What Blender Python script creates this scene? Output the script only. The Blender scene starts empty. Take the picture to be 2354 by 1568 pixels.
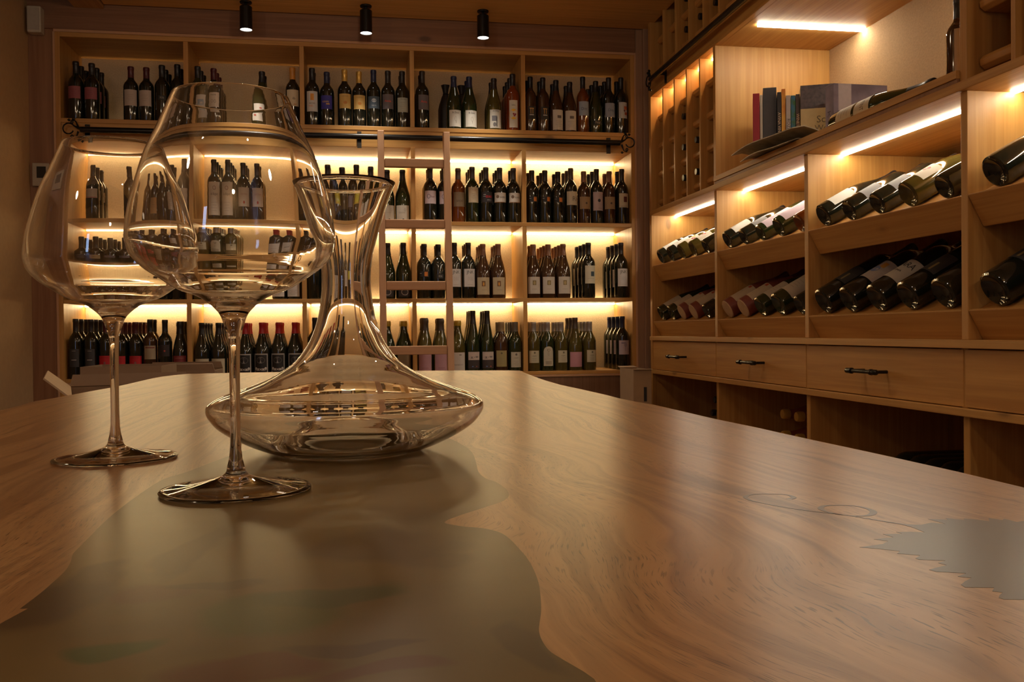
import bpy, bmesh, math, random
from mathutils import Vector, Matrix, noise as mnoise
random.seed(7)
SC = bpy.context.scene; COL = SC.collection
PI = math.pi
# ---------------------------------------------------------------- camera
f = 2100.; W, H = 2354, 1568
yaw = math.radians(9.44); pitch = math.atan(22.5/2100); roll = 0.010; ZC = 0.855
F = Vector((math.sin(yaw)*math.cos(pitch), math.cos(yaw)*math.cos(pitch), -math.sin(pitch)))
R0 = Vector((math.cos(yaw), -math.sin(yaw), 0)); U0 = R0.cross(F)
RR = R0*math.cos(roll) - U0*math.sin(roll); UU = R0*math.sin(roll) + U0*math.cos(roll)
CAM = Vector((0, 0, ZC))
def hit(x, y, ax, v):
    d = F + RR*((x-W/2)/f) - UU*((y-H/2)/f)
    return CAM + d*((v-CAM[ax])/d[ax])
cam = bpy.data.cameras.new('camera'); co = bpy.data.objects.new('camera', cam); COL.objects.link(co)
cam.sensor_width = 36; cam.lens = f*36/W; cam.clip_start = .01; cam.clip_end = 50
m = Matrix((RR, UU, -F)).transposed().to_4x4(); m.translation = CAM; co.matrix_world = m
SC.camera = co
TZ = 0.76            # table top
D = 4.85             # front plane of the back shelf
RX = 1.555           # front plane of the right cabinet
# ---------------------------------------------------------------- materials
MC = {}
def nt_new(name):
    mt = bpy.data.materials.new(name); mt.use_nodes = True
    n = mt.node_tree; n.nodes.clear()
    o = n.nodes.new('ShaderNodeOutputMaterial'); b = n.nodes.new('ShaderNodeBsdfPrincipled')
    n.links.new(b.outputs[0], o.inputs[0]); return mt, n, b
def nd(n, t, **k):
    x = n.nodes.new(t)
    for a, v in k.items(): setattr(x, a, v)
    return x
def mth(n, op, a, b=None, clamp=False):
    x = nd(n, 'ShaderNodeMath', operation=op, use_clamp=clamp)
    for i, v in ((0, a), (1, b)):
        if v is None: continue
        if isinstance(v, (int, float)): x.inputs[i].default_value = v
        else: n.links.new(v, x.inputs[i])
    return x.outputs[0]
def mixc(n, fac, a, b, mode='MIX'):
    x = nd(n, 'ShaderNodeMix', data_type='RGBA', blend_type=mode)
    for s, v in ((x.inputs[0], fac), (x.inputs[6], a), (x.inputs[7], b)):
        if isinstance(v, (int, float)): s.default_value = v
        elif isinstance(v, tuple): s.default_value = (*v[:3], 1)
        else: n.links.new(v, s)
    return x.outputs[2]
def ramp(n, src, pts):
    r = nd(n, 'ShaderNodeValToRGB'); e = r.color_ramp.elements
    while len(e) < len(pts): e.new(.5)
    for i, (p, c) in enumerate(pts):
        e[i].position = p; e[i].color = (*c, 1) if isinstance(c, tuple) else (c, c, c, 1)
    n.links.new(src, r.inputs[0]); return r.outputs[0]
def noise(n, vec, scale, detail=3, rough=.5, dist=0):
    x = nd(n, 'ShaderNodeTexNoise'); x.inputs['Scale'].default_value = scale
    x.inputs['Detail'].default_value = detail; x.inputs['Roughness'].default_value = rough
    x.inputs['Distortion'].default_value = dist
    n.links.new(vec, x.inputs['Vector']); return x.outputs['Fac']
def mapping(n, vec, sc, loc=(0, 0, 0)):
    x = nd(n, 'ShaderNodeMapping'); x.inputs['Scale'].default_value = sc; x.inputs['Location'].default_value = loc
    n.links.new(vec, x.inputs['Vector']); return x.outputs[0]
def objco(n, rnd=True):
    tc = nd(n, 'ShaderNodeTexCoord')
    if not rnd: return tc.outputs['Object']
    oi = nd(n, 'ShaderNodeObjectInfo'); a = nd(n, 'ShaderNodeVectorMath', operation='ADD')
    s = nd(n, 'ShaderNodeVectorMath', operation='SCALE'); s.inputs[0].default_value = (7.3, 11.1, 5.7)
    n.links.new(oi.outputs['Random'], s.inputs['Scale'])
    n.links.new(tc.outputs['Object'], a.inputs[0]); n.links.new(s.outputs[0], a.inputs[1]); return a.outputs[0]
def M(name, col, rough=.5, metal=0., trans=0., coat=0., var=.12, ns=60, bump=0., ior=1.5, emit=None, es=0., spec=.5):
    if name in MC: return MC[name]
    mt, n, b = nt_new(name); v = objco(n)
    nf = noise(n, v, ns, 3)
    c = mixc(n, nf, tuple(x*(1-var) for x in col), tuple(min(1, x*(1+var)) for x in col))
    n.links.new(c, b.inputs['Base Color'])
    b.inputs['Roughness'].default_value = rough; b.inputs['Metallic'].default_value = metal
    b.inputs['Transmission Weight'].default_value = trans; b.inputs['Coat Weight'].default_value = coat
    b.inputs['IOR'].default_value = ior; b.inputs['Specular IOR Level'].default_value = spec
    if emit: b.inputs['Emission Color'].default_value = (*emit, 1); b.inputs['Emission Strength'].default_value = es
    if bump:
        bp = nd(n, 'ShaderNodeBump'); bp.inputs['Strength'].default_value = bump; bp.inputs['Distance'].default_value = .002
        n.links.new(nf, bp.inputs['Height']); n.links.new(bp.outputs[0], b.inputs['Normal'])
    MC[name] = mt; return mt
def wood(name, light, dark, axis=2, rough=.45, knots=True, bands=9., contrast=1., coat=0.):
    """spruce-like board, grain along `axis`"""
    if name in MC: return MC[name]
    mt, n, b = nt_new(name); v = objco(n)
    along = [1, 1, 1]; along[axis] = .07
    wv = nd(n, 'ShaderNodeVectorMath', operation='ADD')
    wn = nd(n, 'ShaderNodeTexNoise'); wn.inputs['Scale'].default_value = 2.2
    n.links.new(mapping(n, v, tuple(x*.9 if x < 1 else 1. for x in along)), wn.inputs['Vector'])
    ws = nd(n, 'ShaderNodeVectorMath', operation='SCALE'); ws.inputs['Scale'].default_value = .16
    n.links.new(wn.outputs['Color'], ws.inputs[0]); n.links.new(v, wv.inputs[0]); n.links.new(ws.outputs[0], wv.inputs[1])
    vec = wv.outputs[0]
    band = noise(n, mapping(n, vec, tuple(x*bands*2 if x == 1 else .55 for x in along)), 1., 3, .55)
    band = ramp(n, band, [(.35, 0.), (.5, .75), (.56, .15), (.7, 1.)])
    fine = noise(n, mapping(n, vec, tuple(150. if x == 1 else 4. for x in along)), 1., 2)
    c = mixc(n, mth(n, 'MULTIPLY', band, .75*contrast), light, dark)
    c = mixc(n, mth(n, 'MULTIPLY', fine, .35), c, tuple(x*.55 for x in dark), 'MIX')
    if knots:
        vo = nd(n, 'ShaderNodeTexVoronoi'); vo.inputs['Scale'].default_value = 1.
        n.links.new(mapping(n, v, tuple(4.6 if x == 1 else 2.2 for x in along)), vo.inputs['Vector'])
        k = ramp(n, vo.outputs['Distance'], [(.0, 1.), (.05, .9), (.075, .25), (.11, 0.)])
        c = mixc(n, mth(n, 'MULTIPLY', k, .75), c, tuple(x*.35 for x in dark))
    n.links.new(c, b.inputs['Base Color'])
    r = mth(n, 'ADD', mth(n, 'MULTIPLY', fine, .15), rough-.07); n.links.new(r, b.inputs['Roughness'])
    b.inputs['Coat Weight'].default_value = coat
    bp = nd(n, 'ShaderNodeBump'); bp.inputs['Strength'].default_value = .25; bp.inputs['Distance'].default_value = .001
    n.links.new(fine, bp.inputs['Height']); n.links.new(bp.outputs[0], b.inputs['Normal'])
    MC[name] = mt; return mt
def emis(name, col, s):
    if name in MC: return MC[name]
    mt = bpy.data.materials.new(name); mt.use_nodes = True; n = mt.node_tree; n.nodes.clear()
    o = nd(n, 'ShaderNodeOutputMaterial'); e = nd(n, 'ShaderNodeEmission')
    e.inputs[0].default_value = (*col, 1); e.inputs[1].default_value = s
    n.links.new(e.outputs[0], o.inputs[0]); MC[name] = mt; return mt
def mix3(a, b, t): return tuple(x*(1-t)+y*t for x, y in zip(a, b))
LT, DK = (.64, .35, .100), (.43, .195, .040)
WX = wood('spruce board grain across', LT, DK, 0)
WY = wood('spruce board grain deep', LT, DK, 1)
WZ = wood('spruce board grain upright', LT, DK, 2)
WB = wood('dark stained spruce beam', (.30, .15, .075), (.17, .075, .035), 0)
WBZ = wood('dark stained spruce upright', (.34, .165, .075), (.2, .085, .035), 2)
WBASE = wood('brown cupboard front', (.27, .15, .085), (.17, .085, .045), 2, knots=False, bands=20)
WLAD = wood('ladder beech', (.62, .36, .20), (.45, .23, .11), 2, knots=False, bands=5, contrast=.5)
WLADX = wood('ladder beech rung', (.62, .36, .20), (.45, .23, .11), 0, knots=False, bands=5, contrast=.5)
WPOST = wood('pale larch post', (.42, .26, .165), (.3, .165, .09), 2, knots=False)
WCEIL = wood('ceiling spruce panel', (.84, .50, .17), (.60, .32, .09), 0)
BLACK = M('black iron', (.025, .024, .023), .27, metal=.7, bump=.05, ns=90)
CORK = M('cork fibre board', (.54, .42, .28), .85, var=.22, ns=140, bump=.5)
PLAST = M('ochre plaster', (.50, .33, .17), .9, var=.1, ns=35, bump=.4)
# ---------------------------------------------------------------- mesh helpers
def newobj(name, me, mat, parent=None, loc=None):
    o = bpy.data.objects.new(name, me); COL.objects.link(o)
    if mat is not None: me.materials.append(mat)
    if parent is not None: o.parent = parent
    if loc is not None: o.location = loc
    return o
def mesh(name, vs, fs, smooth=False):
    me = bpy.data.meshes.new(name); me.from_pydata(vs, [], fs); me.update()
    if smooth:
        for p in me.polygons: p.use_smooth = True
    return me
class MB:
    def __init__(s): s.v = []; s.f = []
    def box(s, a, b):
        i = len(s.v); x0, y0, z0 = a; x1, y1, z1 = b
        s.v += [(x0,y0,z0),(x1,y0,z0),(x1,y1,z0),(x0,y1,z0),(x0,y0,z1),(x1,y0,z1),(x1,y1,z1),(x0,y1,z1)]
        s.f += [tuple(i+k for k in q) for q in ((0,3,2,1),(4,5,6,7),(0,1,5,4),(1,2,6,5),(2,3,7,6),(3,0,4,7))]; return s
    def prism(s, pts, n, d):
        """pts: loop of 3-d points, extruded by vector d"""
        i = len(s.v); k = len(pts); d = Vector(d)
        s.v += [tuple(p) for p in pts] + [tuple(Vector(p)+d) for p in pts]
        s.f += [tuple(range(i, i+k)), tuple(range(i+2*k-1, i+k-1, -1))]
        s.f += [(i+j, i+k+j, i+k+(j+1) % k, i+(j+1) % k) for j in range(k)]; return s
    def tube(s, pts, r, seg=12, caps=True):
        pts = [Vector(p) for p in pts]; i0 = len(s.v); prev = None
        rs = r if isinstance(r, (list, tuple)) else [r]*len(pts)
        for j, p in enumerate(pts):
            t = (pts[min(j+1, len(pts)-1)] - pts[max(j-1, 0)]).normalized()
            if prev is None:
                a = Vector((0, 0, 1)) if abs(t.z) < .9 else Vector((1, 0, 0)); u = t.cross(a).normalized()
            else: u = (prev - t*prev.dot(t)).normalized()
            prev = u; w = t.cross(u)
            for q in range(seg):
                an = 2*PI*q/seg; s.v.append(tuple(p + (u*math.cos(an)+w*math.sin(an))*rs[j]))
        for j in range(len(pts)-1):
            for q in range(seg):
                a = i0+j*seg+q; b = i0+j*seg+(q+1) % seg; s.f.append((a, b, b+seg, a+seg))
        if caps:
            s.f.append(tuple(i0+q for q in range(seg-1, -1, -1))); s.f.append(tuple(i0+(len(pts)-1)*seg+q for q in range(seg)))
        return s
    def out(s, name, mat, parent=None, smooth=False, bevel=0.):
        me = mesh(name, s.v, s.f, smooth)
        bm = bmesh.new(); bm.from_mesh(me); bmesh.ops.recalc_face_normals(bm, faces=bm.faces)
        if bevel: bmesh.ops.bevel(bm, geom=list(bm.edges), offset=bevel, segments=2, profile=.5, affect='EDGES')
        bm.to_mesh(me); bm.free()
        if smooth:
            for p in me.polygons: p.use_smooth = True
            try: me.set_sharp_from_angle(angle=math.radians(40))
            except Exception: pass
        return newobj(name, me, mat, parent)
def box(name, a, b, mat, parent=None, bevel=.0015):
    a, b = [min(p, q) for p, q in zip(a, b)], [max(p, q) for p, q in zip(a, b)]
    o = [(p+q)/2 for p, q in zip(a, b)]
    pb = Vector(o) - (Vector(parent['base']) if parent and 'base' in parent else Vector((0, 0, 0)))
    mb = MB().box([p-c for p, c in zip(a, o)], [q-c for q, c in zip(b, o)])
    bevel = min(bevel, min(q-p for p, q in zip(a, b))*.3)
    r = mb.out(name, mat, parent, bevel=bevel); r.location = pb; return r
def lathe_me(name, prof, seg=32, smooth=True):
    vs, fs = [], []; rings = []
    for (r, z) in prof:
        if r < 1e-6: rings.append([len(vs)]); vs.append((0, 0, z))
        else:
            rings.append(list(range(len(vs), len(vs)+seg)))
            vs += [(r*math.cos(2*PI*k/seg), r*math.sin(2*PI*k/seg), z) for k in range(seg)]
    for a, b in zip(rings, rings[1:]):
        for k in range(seg):
            k2 = (k+1) % seg
            if len(a) == 1 and len(b) == 1: continue
            if len(a) == 1: fs.append((a[0], b[k2], b[k]))
            elif len(b) == 1: fs.append((a[k], a[k2], b[0]))
            else: fs.append((a[k], a[k2], b[k2], b[k]))
    me = mesh(name, vs, fs, smooth)
    bm = bmesh.new(); bm.from_mesh(me); bmesh.ops.recalc_face_normals(bm, faces=bm.faces); bm.to_mesh(me); bm.free()
    if smooth:
        try: me.set_sharp_from_angle(angle=math.radians(38))
        except Exception: pass
    return me
def spline(pts, n=6):
    out = []
    for i in range(len(pts)-1):
        p0, p1, p2, p3 = pts[max(i-1, 0)], pts[i], pts[i+1], pts[min(i+2, len(pts)-1)]
        for k in range(n):
            t = k/n
            out.append(tuple(.5*((2*b)+(-a+c)*t+(2*a-5*b+4*c-d)*t*t+(-a+3*b-3*c+d)*t**3) for a, b, c, d in zip(p0, p1, p2, p3)))
    out.append(tuple(pts[-1])); return out
def thing(name, label, cat, loc=(0, 0, 0), group=None):
    o = bpy.data.objects.new(name, None); COL.objects.link(o); o.location = loc; o.empty_display_size = .05
    o['label'] = label; o['category'] = cat; o['base'] = list(loc)
    if group: o['group'] = group
    return o
def struct(o): o['kind'] = 'structure'; return o
def tag(o, label, cat, group=None):
    o['label'] = label; o['category'] = cat
    if group: o['group'] = group
    return o
_tc = {}
def text_geo(s, size):
    if (s, size) in _tc: return _tc[(s, size)]
    cu = bpy.data.curves.new('t', 'FONT'); cu.body = s; cu.size = size; cu.align_x = 'CENTER'; cu.align_y = 'CENTER'; cu.resolution_u = 2
    o = bpy.data.objects.new('t', cu); COL.objects.link(o)
    dg = bpy.context.evaluated_depsgraph_get(); me = bpy.data.meshes.new_from_object(o.evaluated_get(dg))
    vs = [tuple(v.co) for v in me.vertices]; fs = [tuple(p.vertices) for p in me.polygons]
    bpy.data.objects.remove(o); bpy.data.meshes.remove(me); _tc[(s, size)] = (vs, fs); return vs, fs
# ---------------------------------------------------------------- room shell
BW = D+.40
struct(box('wall_back', (-1.9, BW, 0), (2.3, BW+.1, 2.75), PLAST))
struct(box('wall_left', (-1.7, -1.5, 0), (-1.60, BW, 2.75), PLAST))
struct(box('wall_right', (2.10, -1.5, 0), (2.2, BW, 2.75), PLAST))
struct(box('wall_front', (-1.9, -1.6, 0), (2.3, -1.5, 2.75), PLAST))
struct(box('floor', (-1.9, -1.6, -.1), (2.3, BW+.1, 0), wood('floor boards', (.26, .16, .09), (.16, .09, .05), 1, .35)))
struct(box('ceiling', (-1.9, -1.6, 2.70), (2.3, BW+.1, 2.80), M('dark ceiling void', (.05, .035, .02), .9)))
# timber ceiling lining below the dark void
XL = hit(185, 30, 2, 2.49).x; XM = hit(252, 27, 2, 2.50).x
for k in range(6):
    y0 = D-.02-.92*(k+1); y1 = D-.02-.92*k-.003
    struct(box('trim_%d' % (20+k), (XM, y0, 2.50), (RX+.02, y1, 2.53), WCEIL))
struct(box('trim_1', (XL, -1.5, 2.482), (XM-.004, D-.01, 2.53), wood('ceiling edge plank', (.58, .33, .125), (.4, .19, .065), 1)))
struct(box('trim_2', (-1.6, D-.01, 2.375), (1.505, D+.03, 2.53), WB))                       # dark head beam
struct(box('trim_3', (-1.6, D+.0, 0), (-1.478, D+.03, 2.375), WBZ))                        # upright boarding by the left wall
struct(box('trim_4', (1.506, D-.005, 0), (1.545, BW, 2.53), WPOST))
struct(box('trim_5', (1.545, D-.03, 0), (2.1, D+.0, 2.70), WPOST))
# ---------------------------------------------------------------- back shelf
sh = thing('wine_shelf', 'wall-wide five-bay spruce wine shelf with glowing backs behind the ladder', 'shelf', (0, D, 0))
XD = [-1.465, -.856, -.282, .286, .882, 1.492]
BK = D+.37; SD = D+.338
ZS = [(2.34, 2.375), (1.915, 1.937), (1.420, 1.441), (1.015, 1.033), (.618, .637)]
bp_ = box('back_panel', (-1.465, BK, .0), (1.492, BK+.015, 2.375), CORK, sh); bp_['label'] = 'rough fibre back panel'
for i, x in enumerate(XD):
    if i in (0, 5): box('side_panel', (x-.012, D, 0), (x+.012, BK, 2.375), WZ, sh)
    else:
        box('divider', (x-.0115, D+.002, 1.937), (x+.0115, BK, 2.34), WZ, sh)
        box('divider', (x-.0115, D+.002, .637), (x+.0115, BK, 1.83), WZ, sh)
for k, (z0, z1) in enumerate(ZS):
    box('shelf_board', (XD[0]+.012, D+.001, z0), (XD[5]-.012, BK if k == 0 else SD, z1), WX, sh)
box('fascia', (XD[0]+.012, D+.004, 1.828), (XD[5]-.012, D+.026, 1.915), WX, sh)
box('shelf_board', (XD[0]+.012, D+.026, 1.828), (XD[5]-.012, SD, 1.846), WX, sh)
box('front_edge_trim', (XD[0]-.016, D-.006, 2.362), (XD[5]+.016, D, 2.376), WLADX, sh)
for sx in (-1, 1):
    x = XD[0]-.014 if sx < 0 else XD[5]+.014
    box('front_edge_trim', (x-.006, D-.006, 0), (x+.004, D, 2.362), WLAD, sh)
box('front_edge_trim', (XD[0]+.012, D-.004, .606), (XD[5]-.012, D, .617), WLADX, sh)
for a, b_ in zip(XD, XD[1:]):
    box('cupboard_door', (a+.014, D+.004, .07), (b_-.014, D+.022, .604), WBASE, sh)
LEDB = emis('warm shelf led', (1., .75, .39), 44.)
for a, b_ in zip(XD, XD[1:]):
    for zt in (1.828, 1.420, 1.015):
        mb = MB(); x0, x1 = a+.02, b_-.02
        mb.prism([(x0, SD-.010, zt-.0008), (x0, SD+.006, zt-.0008), (x0, SD+.006, zt-.006), (x0, SD-.002, zt-.009), (x0, SD-.010, zt-.006)], 0, (x1-x0, 0, 0))
        o = mb.out('led_strip', LEDB, sh); o.location = (0, -D, 0)
# ---------------------------------------------------------------- ladder rail, ladder
def scroll(mb, c, side, ax, s=1.):
    """wrought-iron tendril: big ring plus little curls, in the plane spanned by `ax` and z"""
    A = Vector(ax)*side; Z = Vector((0, 0, 1)); c = Vector(c)
    p = []
    for k in range(30):
        t = k/29; an = PI*1.02 - t*PI*1.9; r = .030*(1-.25*t)
        p.append(c + A*(.055+math.cos(an)*r)*s + Z*(math.sin(an)*r+.002)*s)
    mb.tube([c - A*.02, c - A*.005 + Z*.004, c + A*.012 + Z*.008] + p[3:], [.0125, .009, .006]+[.0036]*27, 8)
    for q in (1, -1):
        p = []
        for k in range(22):
            t = k/21; an = q*(PI*.9 - t*PI*2.2); r = .016*(1-.65*t)
            p.append(c + A*(.03+t*.012+math.cos(an)*r*.8)*s + Z*(q*(.028+t*.016)+math.sin(an)*r)*s)
        mb.tube([c + A*.01*s + Z*q*.01*s] + p, [.006]+[.0032]*22, 8)
    for (u, w) in ((.052, .046), (.012, -.052), (.03, .052)):
        cc = c + A*u*s + Z*w*s
        mb.tube([cc - A*.007, cc, cc + A*.007], [.003, .0075, .003], 8)
RYb = D-.045; RZb = hit(1000, 318, 1, RYb).z
rl = thing('ladder_rail', 'long black iron ladder rail with curled ends across the back shelf', 'rail', (0, RYb, RZb))
def loc_mb(mb, par):
    b = Vector(par['base']); mb.v = [tuple(Vector(v)-b) for v in mb.v]; return mb
xa = hit(185, 300, 1, RYb).x; xb = hit(1425, 328, 1, RYb).x
loc_mb(MB().tube([(xa, RYb, RZb), (xb, RYb, RZb)], .0145, 20), rl).out('tube', BLACK, rl, True)
for x, sd in ((xa, -1), (xb, 1)):
    mb = MB(); scroll(mb, (x, RYb, RZb), sd, (1, 0, 0)); loc_mb(mb, rl).out('curled_finial', BLACK, rl, True)
for px in (196, 826, 1403):
    x = hit(px, 318, 1, RYb).x
    mb = MB().box((x-.011, D-.009, RZb-.052), (x+.011, D-.0005, RZb+.034)); mb.tube([(x, RYb, RZb), (x, D-.001, RZb)], .009, 10)
    loc_mb(mb, rl).out('bracket', BLACK, rl, True)
def rl_y(z): return 4.745 - (1.94-z)*.1
lad = thing('ladder', 'slim beech library ladder leaning on the black rail', 'ladder', (.27, 4.55, 0))
ztop = hit(875, 301, 1, 4.73).z
for px in (875, 1025.5):
    x = hit(px, 301, 1, 4.73).x
    pts = [(x-.0165, rl_y(0)-.03, 0), (x+.0165, rl_y(0)-.03, 0), (x+.0165, rl_y(ztop)-.03, ztop), (x-.0165, rl_y(ztop)-.03, ztop)]
    loc_mb(MB().prism(pts, 0, (0, .055, 0)), lad).out('rail', WLAD, lad, bevel=.003)
xr0 = hit(875, 301, 1, 4.73).x+.017; xr1 = hit(1025.5, 301, 1, 4.73).x-.017
for py in (371, 514, 657, 805):
    z = hit(950, py, 1, 4.66).z; y = rl_y(z)
    loc_mb(MB().box((xr0, y-.025, z-.022), (xr1, y+.012, z+.022)), lad).out('rung', WLADX, lad, bevel=.004)
for py in (950, 1095):
    z = hit(950, py, 1, 4.6).z
    if z > .1: y = rl_y(z); loc_mb(MB().box((xr0, y-.025, z-.022), (xr1, y+.012, z+.022)), lad).out('rung', WLADX, lad, bevel=.004)
for px in (875, 1025.5):
    x = hit(px, 301, 1, 4.73).x
    o = loc_mb(MB().box((x-.008, rl_y(ztop)+.0255, RZb-.010), (x+.008, RYb-.0150, RZb+.010)), lad).out('hook', BLACK, lad)
# ---------------------------------------------------------------- ceiling spots
for px, py, nm in ((565, 4, 'black ceiling spotlight nearest the left wall'), (841, 13, 'middle black ceiling spotlight of the three'), (1110, 25, 'black ceiling spotlight nearest the right-hand cabinet')):
    p = hit(px, py, 2, 2.50)
    t = thing('ceiling_spotlight', nm, 'spotlight', tuple(p), 'ceiling spotlights')
    newobj('canopy', lathe_me('canopy', [(0, 0), (.029, 0), (.030, -.003), (.028, -.008), (0, -.010)], 28), BLACK, t)
    newobj('stem', lathe_me('stem', [(.006, -.008), (.006, -.028)], 12), BLACK, t)
    newobj('lamp_body', lathe_me('lamp_body', [(0, -.024), (.027, -.024), (.0305, -.027), (.0305, -.139), (.0285, -.139), (.0285, -.132), (0, -.132)], 32), BLACK, t)
    newobj('lens', lathe_me('lens', [(0, -.136), (.0283, -.136)], 28), emis('spot lens', (1., .93, .80), 9.), t)
    l = bpy.data.lights.new('spot_light', 'SPOT'); l.energy = 26; l.color = (1, .90, .76); l.spot_size = math.radians(75); l.spot_blend = .8; l.shadow_soft_size = .025
    lo = bpy.data.objects.new('spot_light', l); COL.objects.link(lo); lo.parent = t; lo.location = (0, 0, -.142)
# ---------------------------------------------------------------- bottles
GL = {
 'black': M('black-green bottle glass', (.010, .012, .008), .07, coat=.6, var=.3),
 'green': M('dark green bottle glass', (.018, .026, .008), .06, coat=.6, var=.3),
 'olive': M('olive bottle glass', (.07, .055, .012), .07, coat=.6, var=.2),
 'brown': M('brown bottle glass', (.05, .022, .01), .08, coat=.5, var=.2),
 'amber': M('amber wine in clear glass', (.21, .055, .010), .06, trans=.3, coat=.5, var=.1),
 'rose': M('orange rose wine in clear glass', (.27, .050, .010), .06, trans=.3, coat=.5, var=.1),
 'clay': M('red clay coloured bottle', (.20, .045, .025), .5),
 'pale': M('pale straw bottle glass', (.32, .30, .17), .15, coat=.4),
}
def cap_m(c):
    cols = {'black': (.012, .011, .012), 'dark': (.022, .016, .014), 'wine': (.075, .008, .012), 'red': (.42, .012, .02), 'gold': (.62, .38, .08), 'navy': (.012, .018, .06),
            'orange': (.62, .26, .04), 'silver': (.36, .34, .32), 'tan': (.30, .22, .12), 'yellow': (.50, .33, .03), 'brown': (.07, .045, .03), 'copper': (.22, .10, .05), 'grey': (.16, .145, .12)}
    return M('capsule ' + c, cols[c], .35 if c not in ('silver', 'gold') else .3, metal=.0 if c not in ('gold', 'silver') else .45)
SHAPES = {
 'bord': (.300, [(0, .014), (.02, .009), (.031, 0), (.0350, .002), (.0365, .008), (.0365, .186), (.0355, .197), (.031, .210), (.0225, .222), (.0165, .231), (.0143, .243), (.0138, .284), (.0152, .2855), (.0152, .295), (.0140, .299), (0, .300)], .0365, [(.0152, .238), (.0147, .250), (.0146, .283), (.0158, .285), (.0158, .297), (.0145, .3012), (0, .3012)]),
 'burg': (.300, [(0, .014), (.022, .009), (.035, 0), (.0390, .002), (.0405, .008), (.0405, .128), (.0395, .145), (.0355, .168), (.0285, .195), (.0215, .220), (.0165, .243), (.0146, .262), (.0142, .285), (.0156, .2865), (.0156, .295), (.0140, .299), (0, .300)], .0405, [(.0182, .238), (.0152, .262), (.0150, .284), (.0162, .286), (.0162, .297), (.0148, .3012), (0, .3012)]),
 'tall': (.350, [(0, .014), (.02, .009), (.032, 0), (.0360, .002), (.0375, .008), (.0375, .135), (.0365, .155), (.0325, .190), (.0260, .228), (.0190, .270), (.0155, .300), (.0142, .335), (.0152, .3365), (.0152, .345), (.0140, .349), (0, .350)], .0375, [(.0190, .274), (.0163, .300), (.0150, .334), (.0158, .336), (.0158, .347), (.0145, .3512), (0, .3512)]),
 'screw': (.300, [(0, .012), (.02, .008), (.032, 0), (.0360, .002), (.0372, .008), (.0372, .172), (.0362, .186), (.0320, .202), (.0235, .222), (.0175, .236), (.0160, .245), (.0155, .296), (0, .298)], .0372, [(.0175, .243), (.0170, .246), (.0168, .284), (.0172, .285), (.0172, .298), (.0160, .3012), (0, .3012)]),
 'wax': (.290, [(0, .014), (.022, .009), (.035, 0), (.0395, .002), (.0410, .008), (.0410, .118), (.0400, .135), (.0355, .165), (.0280, .198), (.0220, .222), (.0190, .243), (.0185, .285), (0, .288)], .0410, [(.0225, .226), (.0205, .243), (.0198, .262), (.0215, .270), (.0215, .283), (.0185, .2915), (0, .292)]),
 'wide': (.290, [(0, .014), (.022, .009), (.036, 0), (.0410, .002), (.0425, .008), (.0425, .125), (.0415, .145), (.0365, .175), (.0275, .205), (.0205, .232), (.0180, .250), (.0175, .285), (0, .288)], .0425, [(.0190, .262), (.0200, .270), (.0200, .284), (.0175, .2915), (0, .292)]),
}
TXT = M('printed ink', (.03, .025, .025), .6)
def ink(c): return M('ink %.2f %.2f %.2f' % c, c, .5)
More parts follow.
